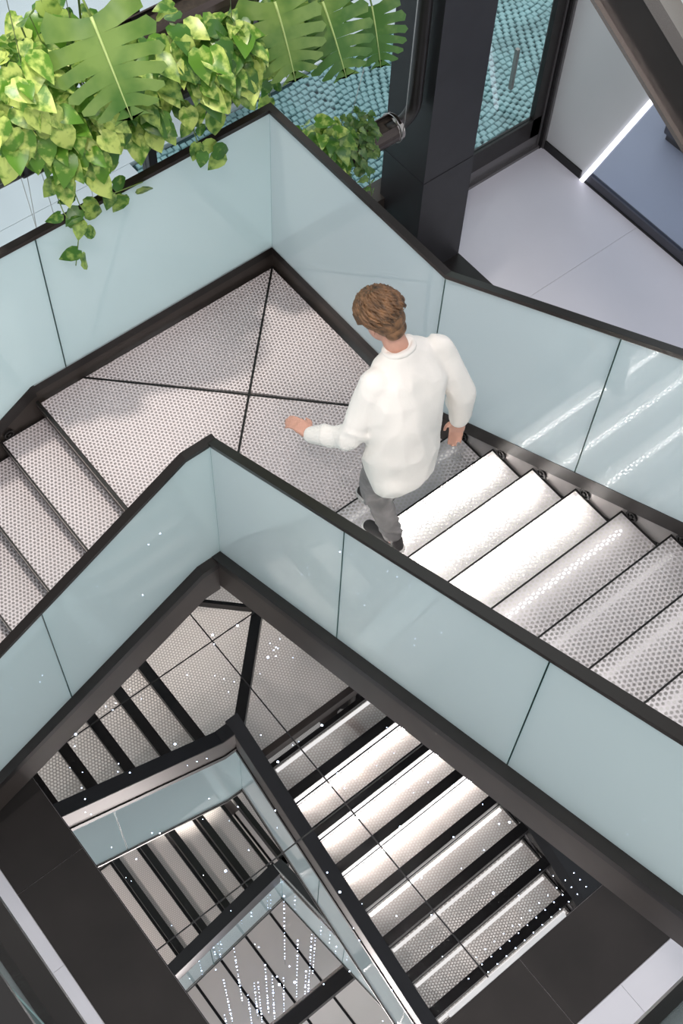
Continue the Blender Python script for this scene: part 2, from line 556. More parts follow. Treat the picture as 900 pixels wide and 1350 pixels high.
wall = plate('wall_back', 'wall', 'y', 3.46, 3.52, [(-0.70, ZF), (-0.215, ZF), (2.0, 4.52), (-0.70, 4.52)])
tag(wall, 'white wall panel with slanted end beside the glass door', kind='structure')
bb = box('baseboard_back', 'frame', -0.695, -0.235, 3.443, 3.46, ZF, ZF + 0.085)
tag(bb, 'black skirting under the white wall panel', kind='structure')
strip = plate('light_strip', 'ledline', 'y', 3.436, 3.459, [(-0.225, ZF), (-0.185, ZF), (2.03, 4.52), (1.99, 4.52)])
tag(strip, 'slanted white light strip where white wall meets glass partition', 'light strip')
win2 = thing('window_2', 'blue grey glass partition in a slim dark frame beyond the stair', None)
win2['kind'] = 'structure'
plate('pane', 'pane2', 'y', 3.47, 3.48, [(-0.18, ZF + 0.10), (0.93, ZF + 0.10), (0.93, 1.45), (-0.18 + 1.04, 1.45)], win2)
plate('pane', 'pane2', 'y', 3.47, 3.48, [(0.94, ZF + 0.10), (2.4, ZF + 0.10), (2.4, 4.5), (2.03, 4.5), (0.94, 1.60)], win2)
box('bottom_rail', 'slate', -0.18, 6.0, 3.452, 3.50, ZF, ZF + 0.10, win2)
box('floor_trim', 'frame', -0.18, 6.0, 3.445, 3.452, ZF, ZF + 0.02, win2)
box('mullion', 'steelgrey', 0.93, 0.945, 3.46, 3.495, ZF + 0.10, 1.5, win2)
# room behind the partition
bf = box('floor', 'floor', -0.75, 6.0, 3.52, 6.5, ZF - 0.2, ZF)
tag(bf, 'pale floor of the room behind the glass partition', kind='structure')
bw = box('wall_rear', 'wall', -0.75, 6.0, 6.5, 6.6, ZF - 0.2, 5.0)
tag(bw, 'pale rear wall behind the glass partition', kind='structure')
for i, (x, y, lab) in enumerate(((0.05, 4.55, 'low dark slate cube seat behind the partition near the light strip'), (0.78, 4.25, 'low dark slate cube seat behind the partition beside its mullion'))):
    t = thing('cube_seat', lab, 'seat', (x, y, ZF))
    box('cushion', 'slate', -0.20, 0.20, -0.20, 0.20, 0.06, 0.38, t, bevel=0.02)
    box('plinth', 'frame', -0.17, 0.17, -0.17, 0.17, 0.0, 0.07, t)

# ------------------------------------------------------------------ outdoor pavement
pav = box('floor', 'mortar', -9.0, -0.76, -9.0, 9.0, ZF - 0.3, ZF - 0.03)
tag(pav, 'cobbled pavement outside the facade', kind='structure')
box('paving_slab', 'pave', -8.9, -2.66, -8.9, 8.9, ZF - 0.05, ZF + 0.02, pav)
box('paving_slab', 'pave', -2.655, -0.80, -8.9, 0.48, ZF - 0.05, ZF + 0.02, pav)
cob_me = []
for k in range(4):
    rnd = random.Random(k)
    bm = bmesh.new()
    h = 0.027
    base = [(-h, -h), (h, -h), (h, h), (-h, h)]
    base = [(x + rnd.uniform(-.004, .004), y + rnd.uniform(-.004, .004)) for x, y in base]
    lo = [bm.verts.new((x, y, -0.03)) for x, y in base]
    mi = [bm.verts.new((x, y, 0.004)) for x, y in base]
    to = [bm.verts.new((x * .78, y * .78, 0.012)) for x, y in base]
    for a, b in ((lo, mi), (mi, to)):
        for i in range(4):
            bm.faces.new((a[i], a[(i + 1) % 4], b[(i + 1) % 4], b[i]))
    bm.faces.new(to)
    cob_me.append(bm_mesh(bm, 'cobble'))
pos = []
p = 0.062
for i in range(31):
    for j in range(int(4.9 / p)):
        y = 0.52 + j * p + (0.5 * p if i % 2 else 0)
        x = -0.80 - i * p
        bow = 0.10 * math.cos((y - 0.5) * 4.6) if y > 2.3 else 0.02 * math.sin(y * 7)
        x += bow
        if -2.63 < x < -0.79:
            pos.append((x + random.uniform(-.004, .004), y + random.uniform(-.004, .004), math.atan2(bow, 1) + random.uniform(-.08, .08)))
vis = sorted(pos, key=lambda q: (q[0] + 2.25) ** 2 * 0.6 + (q[1] - 2.25) ** 2)
for x, y, a in vis[:290]:
    o = link('cobble', random.choice(cob_me), 'cobble', pav)
    o.location = (x, y, ZF - 0.015 + random.uniform(-.002, .003))
    o.rotation_euler.z = a
bm = bmesh.new()
for x, y, a in vis[290:]:
    me = random.choice(cob_me)
    mt = Matrix.Translation((x, y, ZF - 0.015 + random.uniform(-.002, .003))) @ Matrix.Rotation(a, 4, 'Z')
    vs = [bm.verts.new(mt @ v.co) for v in me.vertices]
    for f in me.polygons:
        bm.faces.new([vs[i] for i in f.vertices])
tag(link('cobble_field', bm_mesh(bm, 'cobble_field'), 'cobble', pav), kind='stuff')
t = thing('street_planter', 'dark slate block standing at the edge of the cobbles outside', 'planter', (-2.95, 1.57, ZF + 0.02))
box('body', 'slate', -0.24, 0.24, -0.30, 0.26, 0, 0.55, t, bevel=0.01)
box('rim', 'frame', -0.25, 0.25, -0.31, 0.27, 0.53, 0.57, t)

# ------------------------------------------------------------------ stairs: landing
land = thing('stair_landing', 'corner stair landing of four dotted frosted glass panels', 'landing', (0, 0, 0))
XR, YF = X0 - 0.012, -L + 0.004
e = 0.010
ctr = (0.745, -0.752)
Icor = (XI - 0.035, YI + 0.035)
def shrink(poly, d):
    """inset a convex polygon by d"""
    n = len(poly)
    area = sum(poly[i][0] * poly[(i + 1) % n][1] - poly[(i + 1) % n][0] * poly[i][1] for i in range(n))
    sg = 1 if area > 0 else -1
    out = []
    for i in range(n):
        p0, p1, p2 = Vector(poly[i - 1]), Vector(poly[i]), Vector(poly[(i + 1) % n])
        d1, d2 = (p1 - p0).normalized(), (p2 - p1).normalized()
        n1, n2 = Vector((-d1.y, d1.x)) * sg, Vector((-d2.y, d2.x)) * sg
        k = 1 + n1.dot(n2)
        out.append(tuple(p1 + (n1 + n2) * d / k))
    return out
o_ = (0.022, -0.022)
wl, wr = (0.022, -1.50), (1.49, -0.022)
polys = [
    [o_, ctr, wl],
    [o_, wr, ctr],
    [wl, ctr, Icor, (Icor[0], YF), (0.022, YF)],
    [ctr, wr, (XR, -0.022), (XR, Icor[1]), Icor],
]
for pl in polys:
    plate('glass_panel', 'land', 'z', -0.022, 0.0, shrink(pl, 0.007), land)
# (the panels are closed slabs; open the lower face so the sheet below reads as one layer)
for c in land.children:
    bm = bmesh.new(); bm.from_mesh(c.data)
    low = [f for f in bm.faces if all(v.co.z < -0.021 for v in f.verts)]
    bmesh.ops.delete(bm, geom=low, context='FACES_ONLY')
    bm.to_mesh(c.data); bm.free()
def seam(name, a, b, w, z0, z1, mat='frame'):
    a, b = Vector(a), Vector(b)
    d = (b - a).normalized(); n = Vector((-d.y, d.x)) * w / 2
    return plate(name, mat, 'z', z0, z1, [tuple(a + n), tuple(a - n), tuple(b - n), tuple(b + n)], land)
seam('seam_bar', o_, Icor, 0.014, -0.03, 0.002)
seam('seam_bar', wl, wr, 0.014, -0.03, 0.001)
seam('diagonal_beam', o_, Icor, 0.085, -0.17, -0.03)
seam('cross_beam', wl, wr, 0.03, -0.10, -0.03)
box('nosing', 'frame', 0.0, XI - 0.03, -L - 0.012, -L + 0.006, -0.045, 0.003, land)
box('nosing_glass_edge', 'chrome', 0.02, XI - 0.04, -L - 0.0145, -L - 0.0125, -0.020, -0.006, land)
box('edge_beam', 'steel', 0.0, XI - 0.03, -L + 0.008, -L + 0.06, -0.15, -0.03, land)
box('edge_beam', 'steel', X0 - 0.06, X0 - 0.005, YI + 0.03, 0.0, -0.15, -0.03, land)

# ------------------------------------------------------------------ stairs: flights
def bracket_mesh():
    bm = bmesh.new()
    for (r, y0, y1) in ((0.036, 0.0, 0.006),):
        pass
    def ring(r0, r1, y):
        a = [bm.verts.new((r0 * math.cos(k * PI / 6), y, r0 * math.sin(k * PI / 6))) for k in range(12)]
        b = [bm.verts.new((r1 * math.cos(k * PI / 6), y, r1 * math.sin(k * PI / 6))) for k in range(12)]
        c = [bm.verts.new((r1 * math.cos(k * PI / 6), y + 0.012, r1 * math.sin(k * PI / 6))) for k in range(12)]
        d = [bm.verts.new((r0 * math.cos(k * PI / 6), y + 0.012, r0 * math.sin(k * PI / 6))) for k in range(12)]
        for k in range(12):
            j = (k + 1) % 12
            bm.faces.new((a[k], a[j], b[j], b[k])); bm.faces.new((b[k], b[j], c[j], c[k])); bm.faces.new((a[k], a[j], d[j], d[k]))
    ring(0.024, 0.036, -0.012)
    v = [bm.verts.new((0.012 * math.cos(k * PI / 3), -0.014, 0.012 * math.sin(k * PI / 3))) for k in range(6)]
    w = [bm.verts.new((0.012 * math.cos(k * PI / 3), 0.0, 0.012 * math.sin(k * PI / 3))) for k in range(6)]
    bm.faces.new(v)
    for k in range(6):
        bm.faces.new((v[k], v[(k + 1) % 6], w[(k + 1) % 6], w[k]))
    return bm_mesh(bm, 'bracket')
BR = bracket_mesh(); BR.materials.append(M['frame'])


def tread_set(depth, width, gmat='tread'):
    """meshes of one tread; local x runs from the nosing backwards, local y across (0 outer end, -width inner)"""
    d = {}
    d['glass'] = box_mesh('glass_panel', 0.004, depth, -width + 0.010, -0.012, -0.022, 0.0, nobottom=True)
    bm = bmesh.new()
    bm_box(bm, -0.006, 0.004, -width, 0, -0.045, 0.0015)
    bm_box(bm, depth, depth + 0.008, -width, 0, -0.045, 0.0005)
    bm_box(bm, 0.004, depth, -0.012, 0.0, -0.045, 0.0015)
    bm_box(bm, 0.004, depth, -width, -width + 0.010, -0.045, 0.0015)
    d['frame'] = bm_mesh(bm, 'tread_frame')
    bm = bmesh.new()
    bm_box(bm, 0.000, 0.040, -width, 0, -0.10, -0.045)
    bm_box(bm, 0.000, 0.006, -width, 0, -0.045, -0.024)
    d['front_beam'] = bm_mesh(bm, 'front_beam')
    bm = bmesh.new()
    bm_box(bm, depth - 0.075, depth + 0.008, -width, 0, -0.12, -0.045)
    d['rear_beam'] = bm_mesh(bm, 'rear_beam')
    d['bar'] = box_mesh('light_bar', 0.052, 0.078, -width + 0.05, -0.05, -0.062, -0.044)
    d['edge'] = box_mesh('nosing_edge', -0.0085, -0.0062, -width + 0.02, -0.02, -0.020, -0.004)
    mats = dict(glass=gmat, frame='frame', front_beam='frame', rear_beam='frame', bar='bar', edge='chrome')
    for k, m in mats.items():
        d[k].materials.append(M[mats[k]])
    return d


def add_tread(parent, ts, loc, rotz, lit=None, edge=False, bracket=True, mirror=False):
    t = bpy.data.objects.new('tread', ts['glass'])
    COL.objects.link(t)
    t.parent = parent
    t.location = loc
    t.rotation_euler.z = rotz
    if mirror:
        t.scale.y = -1
    for nm, key in (('tread_frame', 'frame'), ('front_beam', 'front_beam'), ('rear_beam', 'rear_beam')):
        link(nm, ts[key], None, t)
    if edge:
        link('nosing_edge', ts['edge'], None, t)
    if lit:
        o = bpy.data.objects.new('light_bar', ts[{'bar': 'bar', 'dim': 'bar_dim', 'faint': 'bar_faint'}[lit]])  # the faint bars are added
        COL.objects.link(o); o.parent = t
    if bracket:
        o = link('bracket', BR, None, t)
        o.location = (0.060, 0.004, 0.030)
    return t


WR = -(YI + 0.052)               # tread width on the up flight
ts = tread_set(0.335, WR - 0.012)
ts['bar_dim'] = ts['bar'].copy(); ts['bar_dim'].materials.clear(); ts['bar_dim'].materials.append(M['bar2'])
ts['bar_faint'] = ts['bar'].copy(); ts['bar_faint'].materials.clear(); ts['bar_faint'].materials.append(M['bar3'])  # added faint glow for the other treads
up = thing('stair_flight', 'rising stair flight with three glowing white treads beside the walking man', 'stair flight', (0, 0, 0))
for i in range(1, 11):
    lit = 'bar' if i in (2, 3, 4) else ('dim' if i == 5 else 'faint')  # faint bars are added to lighten the middle of the other treads
    add_tread(up, ts, (X0 + (i - 1) * G, -0.012, i * RI), 0.0, lit)

WL = XI - 0.052
tsl = tread_set(0.325, WL - 0.012, 'tread2')
down = thing('stair_flight', 'descending stair flight of dotted treads under the hanging plants', 'stair flight', (0, 0, 0))
for j in range(1, 9):
    # local x points towards +Y (back under the landing); outer end at x=0
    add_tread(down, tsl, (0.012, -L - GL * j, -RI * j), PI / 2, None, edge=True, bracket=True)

# ------------------------------------------------------------------ stringers and balustrades
# paths (s, z) of the top of the stringer (= foot of the glass) and of the handrail
xe, ye = X0 + 9.9 * G, -L - 8.6 * GL
out_r_base = [(-0.02, 0.185), (1.60, 0.185), (xe, 0.185 + (xe - 1.60) * SL)]
out_r_rail = [(0.030, 1.345), (1.56, 1.345), (xe, 1.345 + (xe - 1.56) * SL)]
out_l_base = [(-0.01, 0.185), (-1.84, 0.170), (ye, 0.17 - (-1.84 - ye) * SLL)]
out_l_rail = [(0.013, 1.345), (-1.84, 1.335), (ye, 1.335 - (-1.84 - ye) * SLL)]
in_r_base = [(XI - 0.06, 0.155 + (XI - 0.06 - X0) * SL), (xe, 0.155 + (xe - X0) * SL)]
in_r_rail = [(XI - 0.025, 1.141), (XI + 0.01, 1.141), (xe, 1.30 + (xe - X0) * SL)]
in_l_base = [(YI + 0.06, -0.008), (-1.72, -0.008), (ye, -0.008 - (-1.72 - ye) * SLL)]
in_l_rail = [(YI - 0.024, 1.141), (-1.716, 1.141), (ye, 1.141 - (-1.716 - ye) * SLL)]


def strings(flight, axis, face, back, base, depth, shoe_in, mat='steel', name='stringer', shoe_h=0.07):
    """face/back: plane limits of the stringer box"""
    plate(name, mat, axis, face, back, band(base, -depth, -0.02), flight)
    plate('glass_shoe', 'cap', axis, shoe_in[0], shoe_in[1], band(base, -shoe_h, 0.012), flight)


# outer stringers
strings(land, 'y', -0.004, 0.085, cut(out_r_base, -0.02, 1.78), 0.46, (-0.016, 0.060), 'steel')
strings(up, 'y', 0.0, 0.085, cut(out_r_base, 1.78, xe), 0.40, (-0.022, 0.060), 'frame', shoe_h=0.10)
plate('lit_stringer_face', 'plate', 'y', -0.006, 0.0, band(cut(out_r_base, 1.78, xe), -0.27, -0.05), up)  # paler plate puts the treads' light into the colour of a one-tone stringer
strings(land, 'x', 0.004, -0.085, cut(out_l_base, 0.085, -1.82), 0.46, (0.016, -0.060), 'steel')
strings(down, 'x', 0.004, -0.085, cut(out_l_base, -1.82, ye), 0.46, (0.022, -0.060), 'steel', shoe_h=0.10)
# inner stringers
strings(up, 'y', YI - 0.062, YI + 0.048, in_r_base, 0.305, (YI - 0.070, YI + 0.035), 'steel', shoe_h=0.045)
strings(land, 'x', XI + 0.060, XI - 0.048, cut(in_l_base, YI - 0.0605, -1.74), 0.315, (XI + 0.068, XI - 0.035), 'steel', shoe_h=0.045)
strings(down, 'x', XI + 0.060, XI - 0.048, cut(in_l_base, -1.74, ye), 0.315, (XI + 0.068, XI - 0.035), 'steel', shoe_h=0.045)


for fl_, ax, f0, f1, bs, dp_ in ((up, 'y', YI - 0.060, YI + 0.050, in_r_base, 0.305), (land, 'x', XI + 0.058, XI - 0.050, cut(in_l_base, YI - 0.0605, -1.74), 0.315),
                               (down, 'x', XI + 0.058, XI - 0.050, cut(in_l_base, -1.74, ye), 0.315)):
    plate('soffit_shade', 'dark', ax, f0, f1, band(bs, -dp_ - 0.008, -dp_), fl_)  # black strip stands for the shade under the inner stringers


def balustrade(label, axis, plane, base, rail, joints, rail_w=0.046, rail_h=0.026, th=0.018, rail_mat='rail', clear=1):
    t = thing('balustrade', label, 'balustrade', (0, 0, 0))
    for a, b in zip(joints, joints[1:]):
        gp = 0.003
        lo, hi = min(a, b) + gp, max(a, b) - gp
        bp, rp = cut(base, lo, hi), cut(rail, lo, hi)
        poly = [(s, z) for s, z in bp] + [(s, z - 0.004) for s, z in reversed(rp)]
        gpn = plate('glass_panel', 'glass', axis, plane - th / 2, plane + th / 2, poly, t)
        gpn.data.materials.append(M['glassface'])
        for pf in gpn.data.polygons:                     # one clear face, one frosted face
            if clear * pf.normal['xyz'.index(axis)] > 0.9:
                pf.material_index = 1
        # polished green edge at the joint
        for s in (lo, hi):
            z0, z1 = interp(base, s), interp(rail, s)
            sg = 0.002 if s == lo else -0.002
            plate('glass_edge', 'edge', axis, plane - th / 2 - 0.0006, plane + th / 2 + 0.0006,
                  [(s, z0 + 0.01), (s + sg, z0 + 0.01), (s + sg, z1 - 0.01), (s, z1 - 0.01)], t)
    plate('handrail', rail_mat, axis, plane - rail_w / 2, plane + rail_w / 2, band(rail, -0.010, rail_h - 0.010), t)
    plate('handrail_channel', 'chrome', axis, plane - rail_w / 2 + 0.006, plane + rail_w / 2 - 0.006, band(rail, -0.018, -0.010), t)
    return t


balustrade('tall frosted glass balustrade behind the landing below the hanging plants', 'x', 0.008, out_l_base, out_l_rail, [0.0, -1.59, -2.75, -3.85, ye], clear=-1)
balustrade('tall frosted glass balustrade behind the walking man up the rising flight', 'y', -0.010, out_r_base, out_r_rail, [0.0142, 1.555, 2.68, 3.83, xe], clear=1)
balustrade('frosted glass balustrade between the well and the rising flight', 'y', YI, in_r_base, in_r_rail, [XI - 0.012, 2.585, 3.735, xe], rail_w=0.050, clear=1)
balustrade('frosted glass balustrade between the well and the descending flight', 'x', XI, in_l_base, in_l_rail, [YI - 0.0055, -2.656, -3.78, ye], rail_w=0.050, clear=-1)

# ------------------------------------------------------------------ the stair's next turns (third and fourth flight, and the storey above)
# third flight along the far side of the well, rising towards -Y
X3 = 4.82
b3 = [(-1.60, 1.88), (-1.62, 1.88), (-3.48, 1.88 + 1.86 * SL)]
fl3 = thing('stair_flight', 'stair flight on the far side of the well past the dark border', 'stair flight', (0, 0, 0))
plate('stringer', 'cap', 'x', X3, X3 + 0.10, band(b3, -0.32, 0), fl3)
for i in range(6):
    add_tread(fl3, ts, (X3 + 0.10, -1.68 - i * G, 2.04 + i * RI), -PI / 2, None, bracket=False, mirror=True)
balustrade('glass balustrade on the far side of the well past the dark border', 'x', X3 + 0.055, b3, [(s, z + 1.15) for s, z in b3], [-1.60, -2.6, -3.48])
# fourth flight, close below the camera side, rising towards -X
Y4 = -3.53
b4 = [(5.2, 3.9), (4.5, 3.9), (1.62, 3.9 + 2.88 * SL)]
fl4 = thing('stair_flight', 'stair flight with dark stringer along the near side of the well', 'stair flight', (0, 0, 0))
plate('stringer', 'cap', 'y', Y4, Y4 - 0.10, band(b4, -0.32, 0), fl4)
for i in range(9):
    add_tread(fl4, ts, (4.42 - i * G, Y4 - 0.10, 4.06 + i * RI), PI, None, bracket=False, mirror=True)
balustrade('glass balustrade with dark rail along the near side of the well', 'y', Y4 - 0.050, b4, [(s, z + 1.05) for s, z in b4], [5.2, 4.2, 3.1, 2.3, 1.62], rail_w=0.034, rail_h=0.06, rail_mat='frame')

# storey above: back flight falling towards +X, corner landing, side flight rising towards -Y
XC, YC, ZC = 1.36, -1.02, 5.50
SU = 0.55
SB = 0.528
b5 = [(XC - 0.09, 5.475 + 0.09 * SB), (5.6, 5.475 - (5.6 - XC) * SB)]
fl5 = thing('stair_flight', 'upper stair flight with bronze stringer crossing above the hall', 'stair flight', (0, 0, 0))
plate('stringer', 'cap', 'y', YC - 0.06, YC + 0.05, band(b5, -0.224, 0), fl5)
plate('stringer_lip', 'chrome', 'y', YC - 0.075, YC - 0.055, band(b5, -0.224, -0.208), fl5)
plate('glass_shoe', 'chrome', 'y', YC - 0.066, YC + 0.035, band(b5, -0.045, 0.010), fl5)
for i in range(1, 12):
    add_tread(fl5, ts, (XC + 0.34 * i + 0.3, YC + 0.05, ZC - 0.18 * i), PI, None, bracket=False)
balustrade('glass balustrade of the upper flight crossing above the hall', 'y', YC, b5, [(s, z + 1.15) for s, z in b5], [XC - 0.012, 2.5, 3.6, 4.7, 5.6])
land5 = thing('stair_landing', 'upper corner stair landing seen only in the floor mirror', 'landing', (0, 0, 0))
box('glass_panel', 'land', -0.25, XC - 0.06, YC + 0.06, 0.45, ZC - 0.02, ZC, land5, nobottom=True)
box('edge_beam', 'frame', -0.25, XC, YC + 0.04, YC + 0.10, ZC - 0.2, ZC - 0.02, land5)
box('edge_beam', 'frame', XC - 0.09, XC - 0.03, YC, 0.45, ZC - 0.2, ZC - 0.02, land5)
b6 = [(YC + 0.05, ZC), (-4.6, ZC + (YC + 0.05 + 4.6) * SU)]
fl6 = thing('stair_flight', 'upper stair flight of dotted treads seen from below in the floor mirror', 'stair flight', (0, 0, 0))
plate('stringer', 'frame', 'x', XC - 0.09, XC + 0.06, band(cut(b6, YC - 0.0755, -4.6), -0.36, 0), fl6)
tsu = tread_set(0.345, 1.50, 'tread2')
for j in range(1, 11):
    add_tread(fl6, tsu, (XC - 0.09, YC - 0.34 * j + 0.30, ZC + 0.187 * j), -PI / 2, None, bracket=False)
balustrade('glass balustrade of the upper side flight seen in the floor mirror', 'x', XC, b6, [(s, z + 1.12) for s, z in cut(b6, YC - 0.0225, -4.6)], [YC - 0.0055, -2.1, -3.3, -4.55])
# third storey edge high above
b7 = [(1.2, 8.35), (-4.0, 8.35)]
ed = thing('gallery_edge', 'high gallery edge with glass and dark beam seen in the floor mirror', 'gallery', (0, 0, 0))
plate('beam', 'frame', 'x', 2.26, 2.45, band(b7, -0.22, 0), ed)
plate('glass_panel', 'glass', 'x', 2.30, 2.32, band(b7, -0.0, 1.0), ed)
plate('soffit_lip', 'chrome', 'x', 2.22, 2.25, band(b7, -0.22, -0.14), ed)

# ------------------------------------------------------------------ pixel -> point on a known plane
def at(px, py, axis, val):
    d = fwd + r2 * ((px - 450) / F_PX) - u2 * ((py - 675) / F_PX)
    t = (val - CAM[axis]) / d[axis]
    return CAM + d * t


# ------------------------------------------------------------------ person
def remeshed(name, bm, voxel, smooth, mat, parent, crease=0.0, freq=(9, 9, 9)):
    me0 = bpy.data.meshes.new(name + '_raw')
    bm.to_mesh(me0)
    bm.free()
    tmp = bpy.data.objects.new(name + '_raw', me0)
    COL.objects.link(tmp)
    md = tmp.modifiers.new('r', 'REMESH')
    md.mode = 'VOXEL'
    md.voxel_size = voxel
    ms = tmp.modifiers.new('s', 'SMOOTH')
    ms.factor = 0.5
    ms.iterations = smooth
    dg = bpy.context.evaluated_depsgraph_get()
    dg.update()
    me = bpy.data.meshes.new_from_object(tmp.evaluated_get(dg))
    me.name = name
    bpy.data.objects.remove(tmp)
    bpy.data.meshes.remove(me0)
    if crease:
        ns = [v.normal.copy() for v in me.vertices]
        for v, n_ in zip(me.vertices, ns):
            c_ = Vector((v.co.x * freq[0], v.co.y * freq[1], v.co.z * freq[2]))
            a_ = noise.noise(c_ + Vector((0.7, 3.1, 5.3)) + 0.6 * noise.noise_vector(c_ * 0.6))
            v.co += n_ * crease * (1.0 - 2.6 * abs(a_))
    for p_ in me.polygons:
        p_.use_smooth = True
    me.materials.clear()
    return link(name, me, mat, parent)


def cap(bm, p0, r0, p1, r1, seg=14):
    p0, p1 = Vector(p0), Vector(p1)
    for p_, r in ((p0, r0), (p1, r1)):
        bmesh.ops.create_uvsphere(bm, u_segments=seg, v_segments=10, radius=r, matrix=Matrix.Translation(p_))
    bm_tube(bm, [p0, p1], [r0, r1], seg)


def ell(bm, c, r, rot=(0, 0, 0)):
    bmesh.ops.create_uvsphere(bm, u_segments=20, v_segments=14, radius=1.0,
                              matrix=Matrix.Translation(c) @ Euler(rot).to_matrix().to_4x4() @ Matrix.Diagonal((*r, 1)))


def loft(bm, rings, seg=28):
    rs = []
    for (c, rx, ry) in rings:
        rs.append([bm.verts.new((c[0] + rx * math.cos(2 * PI * k / seg), c[1] + ry * math.sin(2 * PI * k / seg), c[2])) for k in range(seg)])
    for a, b in zip(rs, rs[1:]):
        for k in range(seg):
            bm.faces.new((a[k], a[(k + 1) % seg], b[(k + 1) % seg], b[k]))
    bm.faces.new(rs[0][::-1])
    bm.faces.new(rs[-1])


P_ = dict(
    lsh=(2.040, -0.930, 1.672), lel=(2.065, -1.075, 1.385), lwr=(1.855, -1.155, 1.225),
    rsh=(2.065, -0.560, 1.672), rel=(2.205, -0.490, 1.405), rwr=(2.215, -0.485, 1.195),
    lhip=(2.165, -0.945, 1.17), lkn=(2.105, -0.935, 0.83), lan=(2.245, -0.885, 0.43),
    rhip=(2.195, -0.775, 1.17), rkn=(2.035, -0.745, 0.74), ran=(1.985, -0.705, 0.275))
HC = Vector((1.875, -0.775, 1.878))
HR = (0.0, -0.62, 0.12)                  # head bowed forward


def hand(bm, wr, d, up, side, curl, sc=1.0):
    """palm from the wrist along d, fingers curl towards -up; side = direction of the thumb"""
    wr, d, up, side = Vector(wr), Vector(d).normalized(), Vector(up).normalized(), Vector(side).normalized()
    for k in range(4):
        s = (k - 1.5) * 0.0195
        cap(bm, wr + d * 0.012 - side * s * 0.75, 0.017, wr + d * 0.085 - side * s, 0.0135, 10)
    lens = (0.038, 0.043, 0.040, 0.031)
    for k in range(4):
        s = (k - 1.5) * 0.0205
        p0 = wr + d * 0.088 - side * s
        a = d
        ang = 0.0
        for j, f in enumerate((1.0, 0.68, 0.52)):
            ang += curl * (0.8 + 0.12 * k)
            a = d * math.cos(ang) - up * math.sin(ang)
            p1 = p0 + a * lens[k] * f
            cap(bm, p0, 0.0092 - 0.0008 * j, p1, 0.0086 - 0.0009 * j, 8)
            p0 = p1
    t0 = wr + d * 0.028 + side * 0.026
    t1 = t0 + (d * 0.55 + side * 0.75 - up * 0.15).normalized() * 0.040
    t2 = t1 + (d * 0.90 + side * 0.25 - up * 0.30).normalized() * 0.030
    cap(bm, wr + d * 0.012 + side * 0.012, 0.015, t0, 0.014, 10)
    cap(bm, t0, 0.0125, t1, 0.0105, 10)
    cap(bm, t1, 0.0105, t2, 0.009, 10)


bm = bmesh.new()
Hm = Matrix.Translation(HC) @ Euler(HR).to_matrix().to_4x4()
def hp(x, y, z):
    return Hm @ Vector((x, y, z))
# skull, jaw, face: face looks towards -X of the head frame
ell(bm, hp(0.012, 0, 0.030), (0.098, 0.076, 0.090), HR)
ell(bm, hp(-0.030, 0, -0.045), (0.066, 0.060, 0.075), HR)
ell(bm, hp(-0.066, 0, -0.092), (0.026, 0.030, 0.024), HR)
cap(bm, hp(-0.092, 0, 0.012), 0.010, hp(-0.112, 0, -0.030), 0.015, 8)
cap(bm, hp(-0.088, -0.020, -0.066), 0.008, hp(-0.088, 0.020, -0.066), 0.008, 8)
for s in (-1, 1):
    ell(bm, hp(0.010, 0.078 * s, -0.012), (0.019, 0.010, 0.032), HR)
    ell(bm, hp(-0.078, 0.030 * s, 0.024), (0.018, 0.022, 0.010), HR)
cap(bm, hp(0.030, 0, -0.060), 0.054, (2.005, -0.755, 1.735), 0.062)
loft(bm, [((2.19, -0.86, 1.10), .12, .165), ((2.175, -0.85, 1.28), .105, .150), ((2.12, -0.80, 1.45), .115, .165), ((2.075, -0.77, 1.60), .11, .19),
          ((2.04, -0.755, 1.69), .085, .18), ((2.01, -0.755, 1.76), .055, .07)])
for s in 'lr':
    cap(bm, P_[s + 'sh'], 0.050, P_[s + 'el'], 0.040)
    cap(bm, P_[s + 'el'], 0.040, P_[s + 'wr'], 0.027)
    cap(bm, P_[s + 'hip'], 0.078, P_[s + 'kn'], 0.052)
    cap(bm, P_[s + 'kn'], 0.052, P_[s + 'an'], 0.036)
cap(bm, (2.245, -0.885, 0.39), 0.032, (2.08, -0.915, 0.372), 0.024)
cap(bm, (1.985, -0.705, 0.225), 0.032, (1.84, -0.73, 0.205), 0.024)
hand(bm, P_['lwr'], (-0.93, -0.20, 0.05), (0.0, 0.25, 1.0), (-0.25, 0.9, 0.05), 0.30)
hand(bm, P_['rwr'], (0.10, -0.16, -0.98), (-0.74, 0.67, 0.0), (-0.67, -0.74, 0.0), 0.20)
body = remeshed('person', bm, 0.0075, 4, 'skin', None)
tag(body, 'man in off white sweater and grey jeans walking down onto the landing', 'person')

bm = bmesh.new()
loft(bm, [((2.215, -0.862, 1.105), .150, .195), ((2.205, -0.860, 1.15), .160, .208), ((2.18, -0.85, 1.29), .152, .205), ((2.13, -0.81, 1.45), .158, .212),
          ((2.085, -0.772, 1.60), .145, .228), ((2.05, -0.755, 1.69), .115, .212), ((2.02, -0.755, 1.745), .080, .120), ((2.0, -0.757, 1.785), .066, .074)])
cap(bm, P_['lsh'], 0.072, P_['lel'], 0.062)
cap(bm, P_['lel'], 0.062, P_['lwr'], 0.046)
cap(bm, P_['rsh'], 0.072, P_['rel'], 0.066)
cap(bm, P_['rel'], 0.068, P_['rwr'], 0.050)
